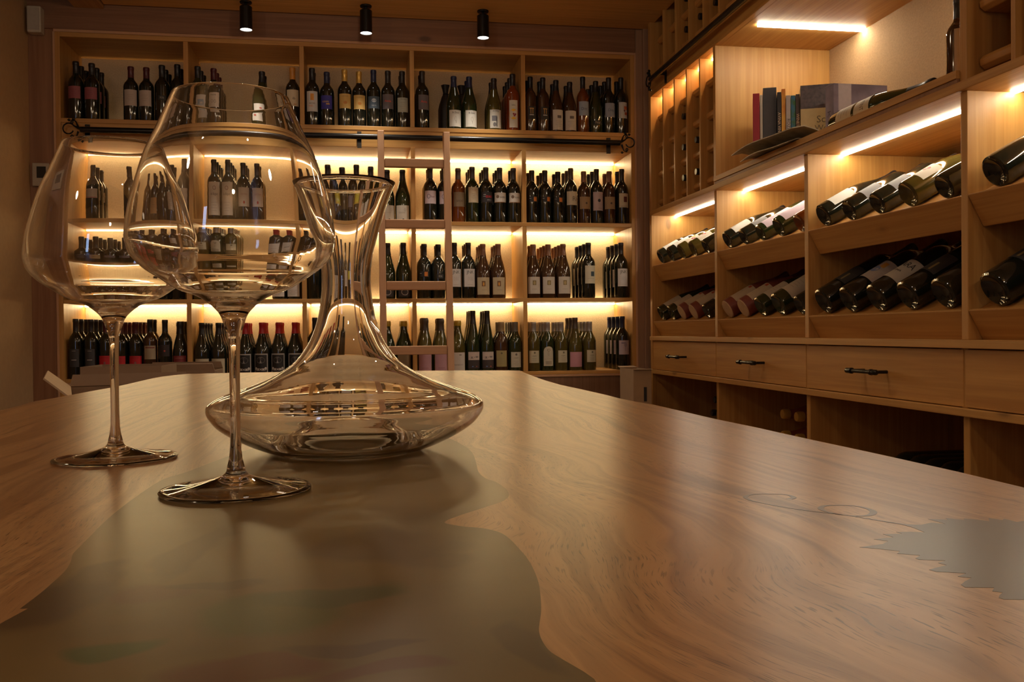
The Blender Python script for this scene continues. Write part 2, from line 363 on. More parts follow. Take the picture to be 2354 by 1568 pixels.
# type: (shape, glass, capsule, labels[(z0,z1,halfwidth m,color,marks)], description)
# marks: (kind, u, z, w, h, color[, text])
CR, WH, TN, LI = (.62, .52, .36), (.66, .60, .52), (.42, .32, .17), (.50, .42, .48)
DKI = (.05, .035, .03)
LN = lambda z0, z1, w, c=(.25, .2, .16): [('rect', 0, z1+(z0-z1)*k/5, w*(.9 if k % 2 else .6), .0011, c) for k in range(1, 5)]
T = {
 'pink': ('bord', 'black', 'black', [(.105, .168, .034, (.30, .085, .10), LN(.11, .16, .03, (.15, .03, .04)))], 'pink-labelled black bottle'),
 'wred': ('bord', 'black', 'wine', [(.080, .168, .034, (.48, .41, .36), LN(.10, .15, .035))], 'white-labelled bottle with wine-red capsule'),
 'plain': ('bord', 'black', 'black', [], 'unlabelled black bottle'),
 'mono': ('bord', 'black', 'black', [(.110, .135, .020, (.02, .02, .02), [('text', 0, .122, .018, .012, (.4, .36, .3), 'MON')])], 'black bottle with small pale lettering'),
 'blwh': ('bord', 'green', 'black', [(.03, .150, .030, (.55, .54, .52), [('rect', 0, .11, .036, .03, (.22, .32, .45)), ('rect', .004, .105, .016, .012, (.5, .5, .5))])], 'bottle with pale blue and white label'),
 'sketch': ('bord', 'black', 'wine', [(.085, .165, .032, WH, [('text', 0, .152, .03, .009, DKI, 'Pasarels'), ('ring', -.008, .118, .006, .01, DKI), ('ring', .008, .116, .006, .009, DKI)])], 'bottle with white sketch label and red capsule'),
 'redtree': ('burg', 'green', 'black', [(.02, .115, .034, WH, [('rect', -.014, .06, .014, .03, (.45, .1, .08)), ('disc', .01, .09, .008, .005, (.5, .12, .1))])], 'sloped bottle with red tree on white label'),
 'crorange': ('bord', 'black', 'orange', [(.095, .180, .034, CR, [('text', .006, .135, .02, .014, DKI, 'ib'), ('rect', .012, .105, .014, .004, (.5, .2, .05))])], 'cream-labelled bottle with orange capsule'),
 'orsq': ('bord', 'black', 'black', [(.070, .175, .030, (.60, .60, .60), [('rect', 0, .145, .018, .034, (.70, .30, .03)), ('text', 0, .112, .03, .008, DKI, 'BRATCHOS'), ('text', -.006, .098, .022, .009, (.7, .25, .05), 'NOBEL')])], 'bottle with orange square on white label'),
 'blue': ('bord', 'black', 'navy', [(.090, .165, .032, (.035, .03, .28), [('text', -.004, .130, .034, .010, (.6, .4, .1), 'PLENERIJ'), ('rect', .008, .118, .018, .006, (.7, .4, .08))])], 'bottle with deep blue label and navy capsule'),
 'gold': ('bord', 'black', 'gold', [(.092, .168, .034, (.62, .40, .12), [('text', 0, .155, .034, .007, (.3, .2, .05), 'LOUNGE'), ('disc', 0, .122, .010, .008, (.55, .22, .03))])], 'gold-labelled bottle with gold capsule'),
 'slate': ('bord', 'black', 'navy', [(.095, .158, .034, (.055, .085, .12), [('disc', 0, .136, .012, .010, (.42, .46, .5)), ('text', 0, .110, .024, .006, (.5, .5, .5), 'RANCER')])], 'bottle with slate-blue label and pale disc'),
 'greyred': ('bord', 'black', 'dark', [(.095, .172, .032, (.13, .11, .12), [('text', 0, .136, .036, .013, (.75, .06, .03), 'Ania')])], 'grey-labelled bottle with red script'),
 'silver': ('bord', 'black', 'black', [(.080, .156, .030, (.42, .44, .38), [('text', .002, .148, .03, .006, DKI, 'GRUE BIN')]+LN(.09, .14, .03))], 'bottle with grey-green text label'),
 'bwhite': ('burg', 'green', 'navy', [(.012, .105, .036, (.68, .66, .60), [('text', 0, .090, .036, .011, DKI, 'Bt Zenut'), ('ring', 0, .055, .006, .013, (.3, .25, .2)), ('rect', .002, .038, .002, .014, (.3, .25, .2))])], 'sloped bottle with white figure label'),
 'photo': ('burg', 'olive', 'dark', [(.010, .115, .034, (.52, .50, .44), [('text', 0, .106, .036, .011, (.1, .1, .1), 'ATIMO'), ('rect', -.008, .065, .03, .03, (.14, .14, .16)), ('rect', .004, .045, .005, .055, (.03, .03, .03)), ('disc', -.008, .03, .009, .012, (.15, .14, .14))])], 'bottle with black-and-white picture label'),
 'sun': ('bord', 'rose', 'black', [(.015, .158, .024, (.66, .62, .54), [('disc', 0, .085, .023, .028, (.85, .50, .03)), ('disc', .004, .085, .013, .015, (.7, .62, .5)), ('disc', 0, .086, .005, .005, (.25, .02, .05)), ('disc', .010, .084, .005, .005, (.25, .02, .05)), ('disc', .005, .077, .005, .005, (.25, .02, .05)), ('text', 0, .132, .02, .008, DKI, 'Sukej')])], 'orange rose bottle with yellow sun label'),
 'pi': ('bord', 'brown', 'black', [(.065, .135, .026, (.016, .013, .011), [('rect', .0, .123, .026, .005, (.45, .25, .07)), ('rect', -.006, .108, .004, .026, (.45, .25, .07)), ('rect', .006, .108, .004, .026, (.45, .25, .07)), ('rect', 0, .088, .026, .005, (.45, .42, .4))])], 'brown bottle with gold emblem'),
 'bigw': ('burg', 'brown', 'black', [(.010, .125, .037, (.56, .51, .45), [('rect', .004, .085, .026, .016, (.10, .08, .08))]+LN(.02, .07, .045))], 'brown bottle with large pale label'),
 'ambbl': ('bord', 'amber', 'black', [(.090, .165, .034, (.28, .34, .44), [('text', 0, .125, .036, .016, (.05, .06, .12), 'Ditt')])], 'amber bottle with pale blue label'),
 'hiz': ('burg', 'green', 'black', [(.045, .07, .028, (.015, .017, .013), [('text', 0, .058, .03, .018, (.45, .36, .25), 'hiz')])], 'dark sloped bottle with pale lettering'),
 'blbl': ('bord', 'black', 'black', [(.085, .160, .036, (.26, .30, .40), [('text', 0, .122, .038, .015, (.05, .06, .12), 'Ditt')])], 'black bottle with pale blue label'),
 'rwlab': ('bord', 'black', 'black', [(.080, .165, .030, (.45, .47, .50), [('rect', .014, .135, .024, .018, (.42, .10, .04)), ('rect', .016, .105, .020, .015, (.30, .06, .03)), ('disc', .006, .12, .006, .006, (.12, .02, .02))])], 'bottle with red-brown figure on white label'),
 'band': ('bord', 'black', 'dark', [(.110, .165, .034, (.52, .44, .36), [('rect', 0, .113, .06, .004, (.4, .1, .1))])], 'black bottle with white shoulder band'),
 'creamlow': ('bord', 'black', 'dark', [(.040, .135, .030, (.56, .34, .16), LN(.05, .12, .03))], 'bottle with ochre paper label'),
 'white': ('bord', 'black', 'dark', [(.060, .155, .030, WH, LN(.07, .12, .03))], 'black bottle with plain white label'),
 'tallw': ('bord', 'black', 'dark', [(.022, .188, .033, (.62, .56, .48), [('disc', 0, .158, .010, .011, (.38, .26, .22)), ('disc', 0, .158, .006, .007, (.58, .5, .44)), ('text', 0, .128, .040, .014, (.10, .08, .07), 'de Buguet')]+LN(.03, .10, .04))], 'bottle with tall white crest label'),
 'drop': ('bord', 'black', 'dark', [(.070, .170, .032, (.62, .54, .47), [('text', 0, .134, .036, .010, (.45, .22, .2), 'DESTEN'), ('disc', 0, .092, .0045, .008, (.42, .02, .02))])], 'bottle with red drop on white label'),
 'yell': ('bord', 'black', 'dark', [(.100, .150, .034, (.62, .55, .05), [('rect', 0, .106, .05, .005, (.6, .35, .04))])], 'black bottle with yellow band label'),
 'greyl': ('bord', 'black', 'dark', [(.090, .140, .030, (.16, .14, .16), [])], 'black bottle with grey label'),
 'blw': ('burg', 'green', 'black', [(.006, .092, .038, (.60, .55, .46), [('text', -.004, .050, .036, .008, (.42, .36, .28), 'COLLINE'), ('ring', .014, .066, .006, .008, (.3, .26, .2)), ('disc', .004, .012, .005, .004, (.06, .05, .04))])], 'sloped bottle with low off-white label'),
 'swirl': ('bord', 'black', 'dark', [(.098, .168, .034, (.56, .46, .50), [('ring', -.010, .138, .009, .012, (.04, .03, .05)), ('text', .012, .136, .022, .011, (.2, .1, .1), 'lux')])], 'bottle with pinkish label and ink swirl'),
 'ambbr': ('bord', 'amber', 'brown', [(.085, .165, .035, (.20, .14, .08), [('text', 0, .118, .036, .017, (.08, .05, .03), 'ancel')])], 'amber bottle with brown paper label'),
 'crtext': ('bord', 'green', 'dark', [(.105, .188, .031, CR, [('text', 0, .172, .02, .009, (.5, .15, .1), 'Furla')]+LN(.115, .16, .03))], 'bottle with cream text label'),
 'redtx': ('bord', 'black', 'dark', [(.108, .165, .034, (.025, .02, .025), [('text', .008, .138, .040, .013, (.80, .02, .03), 'EIDARIC'), ('rect', -.018, .150, .014, .003, (.5, .5, .5)), ('rect', -.020, .140, .014, .002, (.5, .5, .5)), ('text', .008, .120, .026, .006, (.5, .5, .5), 'DEMNE 12')])], 'black bottle with red capitals'),
 'kamen': ('bord', 'black', 'dark', [(.108, .162, .036, (.64, .60, .55), [('disc', -.016, .140, .0085, .009, (.18, .12, .08)), ('text', .012, .136, .030, .010, (.08, .07, .06), 'KAMEN'), ('rect', 0, .1095, .068, .003, (.30, .13, .04))])], 'bottle with round stamp on white label'),
 'osq': ('bord', 'black', 'dark', [(.118, .150, .024, (.014, .012, .012), [('rect', .010, .134, .018, .024, (.62, .19, .03)), ('rect', -.020, .138, .012, .002, (.5, .45, .4))])], 'black bottle with orange square'),
 'script': ('bord', 'black', 'brown', [(.098, .172, .036, (.58, .53, .42), [('text', .012, .132, .026, .026, (.16, .13, .1), 'Ri')])], 'bottle with cream label and large script'),
 'tan': ('bord', 'brown', 'copper', [(.082, .152, .034, (.34, .25, .15), [('disc', .006, .115, .006, .006, (.08, .06, .05))])], 'brown bottle with tan label'),
 'lilac': ('bord', 'black', 'dark', [(.070, .172, .036, LI, [('disc', 0, .125, .009, .009, (.05, .05, .07)), ('rect', .006, .083, .022, .002, (.2, .17, .2))])], 'bottle with lilac label and ink flower'),
 'dksq': ('bord', 'black', 'dark', [(.088, .165, .032, (.60, .55, .42), [('rect', .006, .132, .022, .030, (.13, .035, .03)), ('rect', 0, .095, .045, .002, (.25, .2, .15))])], 'bottle with cream label and maroon square'),
 'dgrey': ('bord', 'black', 'dark', [(.060, .150, .026, (.045, .043, .047), [('rect', 0, .095, .026, .004, (.42, .40, .38)), ('rect', 0, .14, .02, .002, (.35, .33, .3))])], 'black bottle with dark silver-lined label'),
 'tanl': ('bord', 'black', 'dark', [(.060, .145, .032, TN, [('rect', 0, .105, .018, .014, (.06, .04, .03))])], 'black bottle with tan label'),
 'scream': ('screw', 'olive', 'silver', [(.050, .125, .029, (.52, .48, .34), [('disc', .002, .112, .005, .006, (.14, .12, .08)), ('text', 0, .092, .036, .006, (.08, .07, .05), 'LISJAK')]+LN(.055, .085, .03))], 'screw-cap bottle with small cream label'),
 'arch': ('screw', 'green', 'silver', [(.030, .150, .029, (.55, .50, .38), [('ring', 0, .128, .008, .008, DKI), ('ring', 0, .105, .004, .013, DKI), ('rect', 0, .072, .05, .001, (.2, .16, .1)), ('rect', 0, .05, .036, .022, (.36, .31, .23))])], 'screw-cap bottle with arched drawing label'),
 'bigwl': ('bord', 'black', 'red', [(.012, .115, .036, (.62, .57, .52), [('text', 0, .07, .034, .008, DKI, 'KRONOZ')]+LN(.015, .05, .04))], 'red-capped bottle with big white label'),
 'arc': ('burg', 'green', 'black', [(.010, .075, .036, (.05, .045, .05), [('ring', 0, .035, .020, .018, (.46, .43, .4))])], 'sloped bottle with ring on dark label'),
 'jnk': ('bord', 'black', 'dark', [(.062, .158, .034, (.64, .60, .58), [('text', 0, .140, .040, .018, (.06, .08, .06), 'JNK'), ('ring', -.010, .105, .003, .010, (.25, .22, .2)), ('ring', 0, .106, .003, .010, (.25, .22, .2)), ('ring', .010, .105, .003, .010, (.25, .22, .2)), ('rect', 0, .073, .03, .001, (.3, .26, .2))])], 'bottle with JNK lettered white label'),
 'flame': ('burg', 'brown', 'copper', [(.020, .115, .037, (.50, .41, .26), [('rect', 0, .080, .020, .030, (.20, .10, .04)), ('disc', 0, .078, .004, .010, (.75, .35, .05)), ('rect', .004, .045, .03, .001, (.2, .15, .1))])], 'sloped bottle with flame square on tan label'),
 'gsq': ('burg', 'brown', 'copper', [(.024, .118, .037, (.54, .49, .42), [('rect', 0, .085, .020, .026, (.22, .16, .06)), ('disc', 0, .084, .006, .010, (.42, .32, .14)), ('rect', 0, .05, .03, .001, (.2, .15, .1))])], 'sloped bottle with gilt square label'),
 'bsq': ('bord', 'black', 'black', [(.078, .175, .034, (.58, .53, .40), [('rect', .010, .130, .022, .026, (.03, .055, .075)), ('rect', 0, .105, .04, .0015, (.3, .25, .2))])], 'bottle with blue-black square on cream label'),
 'redl': ('bord', 'black', 'wine', [(.045, .118, .036, (.50, .012, .02), [('rect', 0, .072, .010, .03, (.30, .08, .08)), ('text', 0, .108, .04, .006, (.2, .01, .01), 'CERVINA')])], 'bottle with bright red label'),
 'tans': ('bord', 'brown', 'black', [(.095, .165, .032, (.36, .29, .19), [('rect', 0, .155, .05, .006, (.2, .04, .03))]+LN(.10, .14, .03))], 'bottle with tan and red label'),
 'dred': ('bord', 'black', 'black', [(.110, .170, .026, (.03, .018, .018), [('disc', 0, .138, .005, .005, (.4, .06, .04))])], 'black bottle with small red dot'),
 'redlow': ('wax', 'black', 'black', [(.070, .112, .037, (.22, .03, .035), [('rect', 0, .10, .05, .002, (.4, .2, .15))])], 'squat bottle with dark red label'),
 'bcream': ('burg', 'black', 'black', [(.006, .100, .038, (.50, .44, .31), [('text', .004, .048, .030, .015, (.16, .12, .08), 'IUS')])], 'sloped bottle with low cream label'),
 'moust': ('burg', 'black', 'red', [(.006, .125, .0385, (.40, .37, .34), [('rect', 0, .068, .066, .100, (.015, .014, .014)), ('disc', 0, .088, .022, .018, (.32, .30, .28)), ('disc', .002, .097, .014, .006, (.06, .05, .05)), ('disc', -.014, .036, .017, .006, (.55, .52, .48)), ('disc', .014, .036, .017, .006, (.55, .52, .48)), ('disc', -.026, .042, .006, .007, (.55, .52, .48)), ('disc', .026, .042, .006, .007, (.55, .52, .48))])], 'red-capped bottle with moustache picture label'),
 'ycap': ('wide', 'olive', 'yellow', [(.006, .112, .040, (.60, .55, .50), [('text', 0, .042, .05, .009, (.22, .18, .15), 'KRAMAROVCI'), ('rect', .010, .098, .014, .004, (.1, .08, .07))])], 'yellow-capped bottle with large white label'),
 'ycapt': ('wide', 'green', 'yellow', [(.006, .112, .040, (.24, .17, .09), [('rect', .014, .104, .014, .004, (.08, .06, .05))]+LN(.02, .08, .05))], 'yellow-capped bottle with brown label'),
 'wpink': ('wax', 'olive', 'brown', [(.006, .100, .039, (.46, .25, .29), [('text', 0, .025, .034, .007, (.32, .12, .16), 'BARBER')])], 'wax-topped bottle with dusty pink label'),
 'wave': ('tall', 'green', 'dark', [(.020, .116, .0360, (.05, .035, .035), [('rect', 0, .092, .0700, .046, (.58, .48, .42)), ('disc', -.014, .083, .014, .005, (.10, .08, .08)), ('disc', .014, .086, .014, .004, (.10, .08, .08)), ('disc', .012, .032, .003, .003, (.55, .1, .05)), ('disc', -.01, .032, .004, .003, (.12, .2, .45))])], 'tall slim bottle with wavy landscape label'),
 'stan': ('screw', 'brown', 'tan', [(.030, .128, .031, (.34, .28, .12), [('disc', 0, .112, .005, .006, (.14, .1, .05))]+LN(.04, .09, .035))], 'screw-cap bottle with mustard label'),
 'ssilv': ('screw', 'green', 'grey', [(.025, .118, .030, (.50, .46, .36), [('disc', 0, .103, .006, .007, (.14, .12, .1)), ('text', 0, .082, .036, .006, (.08, .07, .05), 'LISJAK')]+LN(.03, .07, .03))], 'grey screw-cap bottle with cream label'),
 'pinkb': ('burg', 'olive', 'brown', [(.020, .105, .038, (.50, .25, .30), [])], 'sloped bottle with bare pink label'),
 'lsq': ('bord', 'black', 'navy', [(.085, .165, .034, (.50, .42, .48), [('rect', -.006, .150, .028, .006, (.2, .17, .26)), ('disc', .004, .140, .009, .012, (.36, .30, .38)), ('rect', .002, .12, .003, .03, (.36, .3, .38))])], 'bottle with lilac tree label'),
}
MESHC = {}
def wrap(vs, r, u0, z0, flip=False):
    out = []
    for (x, y, *_) in vs:
        a = (u0+x)/r; out.append((r*math.sin(a), -r*math.cos(a), z0+y))
    return out
def patch(r, u0, z0, w, h, kind='rect'):
    if kind == 'rect':
        n = max(2, int(w/.005)+1); vs = []; fs = []
        for i in range(n+1):
            for s in (0, 1): vs.append((-w/2+w*i/n, (s-.5)*h))
        fs = [(2*i, 2*i+2, 2*i+3, 2*i+1) for i in range(n)]
    elif kind == 'disc':
        n = 18; vs = [(0, 0)] + [(w*math.cos(2*PI*k/n), h*math.sin(2*PI*k/n)) for k in range(n)]
        fs = [(0, 1+k, 1+(k+1) % n) for k in range(n)]
    else:
        n = 20; t = min(w, h)*.22; vs = []
        for k in range(n):
            c, s = math.cos(2*PI*k/n), math.sin(2*PI*k/n); vs += [(w*c, h*s), ((w-t)*c, (h-t)*s)]
        fs = [(2*k, (2*k+2) % (2*n), (2*k+3) % (2*n), 2*k+1) for k in range(n)]
    return wrap(vs, r, u0, z0), fs
def bottle_meshes(tp):
    if tp in MESHC: return MESHC[tp]
    shp, gl, cap, labels, desc = T[tp]
    h0, prof, r, cp = SHAPES[shp]
    if ('b', shp, gl) not in MESHC:
        me = lathe_me('bottle_glass', prof, 28); me.materials.append(GL[gl]); MESHC[('b', shp, gl)] = me
    if ('c', shp, cap) not in MESHC:
        me = lathe_me('capsule', cp, 24); me.materials.append(cap_m(cap)); MESHC[('c', shp, cap)] = me
    L = []
    for (z0, z1, hw, col, marks) in labels:
        hw = min(hw, r*1.05*PI*.42)
        vs, fs = patch(r+.0004, 0, (z0+z1)/2, hw*2, z1-z0)
        if tp == 'arch':
            n = 12; vs = []; fs = []; w = hw; zt = z1-w
            for k in range(n+1):
                u = -w+2*w*k/n; vs += [(u, z0), (u, zt+math.sqrt(max(0, w*w-u*u)))]
            fs = [(2*i, 2*i+2, 2*i+3, 2*i+1) for i in range(n)]; vs = wrap(vs, r+.0004, 0, 0)
        lm = mesh('label', vs, fs, True); lm.materials.append(M('label paper %.2f %.2f %.2f' % col, col, .6, var=.06, ns=30))
        sub = []
        for j, mk in enumerate(marks):
            k, u, z, w, h, c = mk[:6]; rr = r+.0007+.00012*j
            if k == 'text':
                tv, tf = text_geo(mk[6], h*1.35); wid = max(v[0] for v in tv)-min(v[0] for v in tv); sc = min(1.15, w/wid)
                vs = wrap([(v[0]*sc, v[1]) for v in tv], rr, u, z); fs = tf; nm = 'lettering'
            else: vs, fs = patch(rr, u, z, w, h, k); nm = 'printed_emblem'
            sm = mesh(nm, vs, fs, True); sm.materials.append(ink(c)); sub.append((nm, sm))
        L.append((lm, sub))
    MESHC[tp] = (MESHC[('b', shp, gl)], MESHC[('c', shp, cap)], L); return MESHC[tp]
NB = [0]
def bottle(tp, loc, scale, label, group, rot=None, marks=True, name='wine_bottle'):
    b, c, L = bottle_meshes(tp)
    t = bpy.data.objects.new(name, None); COL.objects.link(t); t.location = loc; t.empty_display_size = .02
    if rot is not None: t.rotation_euler = rot
    t.scale = (scale[0], scale[0], scale[1]) if isinstance(scale, tuple) else (scale,)*3
    t['label'] = label; t['category'] = 'wine bottle'; t['group'] = group
    o = bpy.data.objects.new('glass_body', b); COL.objects.link(o); o.parent = t
    o = bpy.data.objects.new('capsule', c); COL.objects.link(o); o.parent = t
    for lm, sub in L:
        lo = bpy.data.objects.new('label', lm); COL.objects.link(lo); lo.parent = t
        if marks:
            for nm, sm in sub: so = bpy.data.objects.new(nm, sm); COL.objects.link(so); so.parent = lo
    NB[0] += 1; return t
ORD = ['first', 'second', 'third', 'fourth', 'fifth', 'sixth', 'seventh', 'eighth', 'ninth', 'tenth']
BAYN = ['left end bay', 'second bay', 'middle bay', 'fourth bay', 'right end bay']
ROWN = ['top shelf', 'second shelf', 'third shelf', 'bottom shelf']
INV = [
 (1.937, [(178,143,'pink',3),(207,147,'pink',3),(308,155,'wred',1),(343,157,'wred',1),(383,152,'mono',3),(410,150,'plain',2),
   (450,154,'blwh',3),(491,159,'sketch',3),(602,166,'redtree',2),(673,157,'crorange',1),
   (713,158,'orsq',2),(747,167,'blue',2),(809,162,'gold',2),(840,167,'gold',1),(868,163,'slate',1),(900,165,'greyred',1),(931,166,'silver',2),
   (970,165,'greyred',2),(1044,177,'bwhite',1),(1077,178,'bwhite',2),(1135,182,'photo',2),(1182,172,'sun',4),
   (1220,178,'pi',2),(1249,180,'pi',2),(1281,186,'bigw',2),(1307,190,'bigw',2),(1334,178,'ambbl',1),(1366,188,'hiz',3),(1397,180,'blbl',3),(1427,180,'rwlab',2)]),
 (1.441, [(207,379,'band',3),(343,384,'plain',1),(370,385,'creamlow',2),(398,378,'plain',2),(424,366,'white',2),
   (488,369,'tallw',4),(523,370,'tallw',4),(561,377,'drop',3),(596,379,'drop',2),
   (722,385,'plain',2),(757,380,'yell',2),(788,386,'plain',2),(814,380,'greyl',1),(843,384,'yell',2),(897,392,'blw',2),(932,392,'blw',1),
   (990,385,'swirl',2),(1021,387,'swirl',2),(1051,388,'ambbr',1),(1087,385,'crtext',3),(1117,386,'redtx',3),(1147,387,'kamen',3),(1178,388,'kamen',2),
   (1223,393,'osq',2),(1253,393,'osq',3),(1283,396,'osq',2),(1314,388,'script',3),(1337,395,'tan',1),(1374,390,'lilac',3),(1398,395,'tan',2),(1427,390,'dksq',2)]),
 (1.033, [(186,545,'dgrey',3),(216,545,'tanl',3),(250,549,'greyl',3),(288,548,'greyl',2),(330,549,'plain',2),(372,545,'plain',2),(408,548,'white',2),
   (462,540,'scream',4),(494,541,'arch',4),(530,545,'scream',4),(641,547,'bigwl',2),(674,547,'bigwl',2),
   (722,543,'plain',2),(752,548,'dgrey',1),(790,556,'white',2),(826,556,'yell',1),(892,560,'arc',1),(931,559,'arc',2),
   (976,562,'osq',2),(1006,563,'mono',2),(1046,559,'jnk',1),(1077,559,'jnk',3),(1109,562,'flame',3),(1142,562,'flame',3),
   (1221,563,'gsq',2),(1256,563,'gsq',4),(1288,562,'gsq',4),(1352,559,'bsq',4),(1427,559,'jnk',4)]),
 (.637, [(187,734,'dgrey',4),(219,735,'dgrey',4),(247,738,'redl',4),(297,741,'redl',4),(329,741,'redl',4),(358,735,'tans',2),(387,736,'dred',1),(415,740,'redlow',2),
   (458,743,'bcream',4),(493,743,'bcream',4),(578,743,'moust',3),(613,742,'moust',3),(647,742,'moust',3),(681,742,'moust',3),
   (724,731,'plain',3),(770,738,'plain',1),(901,739,'ycapt',2),(935,739,'ycapt',2),
   (977,732,'wpink',2),(1011,733,'wpink',2),(1060,738,'ycap',2),(1092,715,'wave',3),(1124,715,'wave',3),(1155,741,'stan',2),(1187,741,'ssilv',4),
   (1227,741,'scream',3),(1257,741,'arch',4),(1286,741,'scream',3),(1318,731,'pinkb',3),(1352,740,'scream',4),(1430,728,'lsq',4)]),
]
for ri, (zf, lst) in enumerate(INV):
    bays = [[] for _ in range(5)]
    for (px, py, tp, n) in lst:
        r = SHAPES[T[tp][0]][2]; h0 = SHAPES[T[tp][0]][0]
        yf = D+.050
        p = hit(px, py, 1, yf); sz = max(.82, min(1.14, (p.z-zf)/h0))
        for b in range(5):
            if XD[b] < p.x < XD[b+1]: break
        bays[b].append([p.x, yf, r, tp, n, sz])
    for b, L in enumerate(bays):
        L.sort(); fit = 1.
        if L: fit = min(1., (XD[b+1]-XD[b]-.029-.0024*len(L))/sum(2*q[2] for q in L))
        for q in L: q[2] *= fit
        for it in range(400):
            for i in range(len(L)-1):
                need = L[i][2]+L[i+1][2]+.0022; gap = L[i+1][0]-L[i][0]
                if gap < need:
                    d = min(need-gap, .02)
                    if abs(gap) > .052 or True: L[i][0] -= d/2; L[i+1][0] += d/2
            if L:
                L[0][0] = max(L[0][0], XD[b]+.0135+L[0][2]); L[-1][0] = min(L[-1][0], XD[b+1]-.0135-L[-1][2])
        for i, (x, y, r, tp, n, sz) in enumerate(L):
            for k in range(n):
                stp = max(.0842, 2*SHAPES[T[tp][0]][2]*fit+.0015)
                if y+k*stp+r > BK-.003: continue
                pos = '%s, %s, %s %s' % (ROWN[ri], BAYN[b], ORD[i], 'from left' if k == 0 else 'column')
                if r/SHAPES[T[tp][0]][2] > 1.01: pass
                lab = T[tp][4] + ', ' + (pos if k == 0 else '%s, %s back' % (pos, ORD[k]))
                if n > 1 and k == 0: pass
                bottle(tp, (x+random.uniform(-.0003, .0003), y+k*stp, zf+.0006), (fit, sz), lab, 'wine bottles standing on the %s' % ROWN[ri],
                       rot=(0, 0, math.radians(random.uniform(-9, 9)+ (4 if x > .3 else 0))), marks=(k == 0))
# dark wrapped bottles tied at the neck, top shelf fourth bay
for i, (px, py) in enumerate(((1024, 193), (1061, 190))):
    p = hit(px, py, 1, D+.226)
    t = thing('wrapped_bottle', ['dark paper-wrapped bottle behind the first white figure label, top shelf', 'dark paper-wrapped bottle behind the second white figure label, top shelf'][i], 'wine bottle', (p.x, D+.226, 1.9376), 'wine bottles standing on the top shelf')
    WR = M('black wrapping paper', (.018, .015, .014), .5, bump=.6, ns=30)
    vs, fs = [], []; me = lathe_me('wrapping', [(0, 0), (.040, 0), (.041, .02), (.040, .15), (.035, .18), (.024, .215), (.013, .235), (.017, .262), (.024, .285), (.012, .284), (0, .27)], 20)
    for v in me.vertices:
        a = math.atan2(v.co.y, v.co.x); v.co.x *= 1+.08*math.sin(5*a+v.co.z*40); v.co.y *= 1+.08*math.sin(5*a+v.co.z*40)
    newobj('wrapping', me, WR, t)
    MB().tube([(.0145*math.cos(k*PI/8), .0145*math.sin(k*PI/8), .235) for k in range(17)]+[(.03, -.004, .25), (.038, -.01, .243)], .002, 6).out('ribbon', BLACK, t, True)
# ---------------------------------------------------------------- right cabinet
CB = 2.095
YB = [4.748, 3.851, 3.021, 2.168, 1.315, .46]        # divider faces (far to near)
cab = thing('wine_cabinet', 'built-in spruce wine cabinet with drawers, tilted bottle trays and niche along the right wall', 'cabinet', (RX, 3., 0))
TH = .026
def cbx(name, a, b, mat, par=cab, bev=.0015):
    return box(name, a, b, mat, par, bev)
cbx('side_panel', (RX-.006, YB[0]-.032, 0), (CB, YB[0], 2.70), WZ)
cbx('counter_board', (RX-.022, YB[5], .799), (CB, YB[0]-.034, .821), WY)
cbx('lower_board', (RX-.016, YB[5], .622), (CB, YB[0]-.034, .643), WY)
cbx('upper_board', (RX-.016, YB[5], 1.466), (CB, YB[0]-.034, 1.490), WY)
cbx('niche_floor', (RX-.014, YB[3]+.001, 1.503), (CB, YB[1]-TH-.001, 1.525), WY)
cbx('niche_floor', (RX-.010, YB[3]+.001, 1.490), (CB, YB[1]-TH-.001, 1.503), WBZ)
cbx('beam', (RX-.006, YB[5], 2.102), (RX+.02, YB[0]-.034, 2.205), WY)
cbx('top_board', (RX+.02, YB[5], 2.102), (CB, YB[0]-.034, 2.124), WY)
bk = cbx('back_panel', (CB, YB[5], 0), (CB+.004, YB[0], 1.478), wood('cabinet back boarding', (.40, .22, .10), (.26, .12, .045), 2))
cbx('back_panel', (CB, YB[5], 1.478), (CB+.004, YB[0], 2.70), M('tan fibre board', (.46, .30, .155), .85, var=.22, ns=140, bump=.5))
for y in YB[1:]:
    cbx('divider', (RX, y-TH, .821), (CB, y, 1.466), WZ)
    cbx('divider', (RX+.004, y-TH, 0.0), (CB, y, .622), WZ)
    cbx('divider', (RX, y-TH, .643), (CB, y, .799), WZ)
LEDR = emis('neutral cabinet led', (1., .86, .65), 62.)
TILT = math.radians(28.5)
WTRAY = wood('tray board', (.64, .345, .10), (.43, .19, .042), 1)
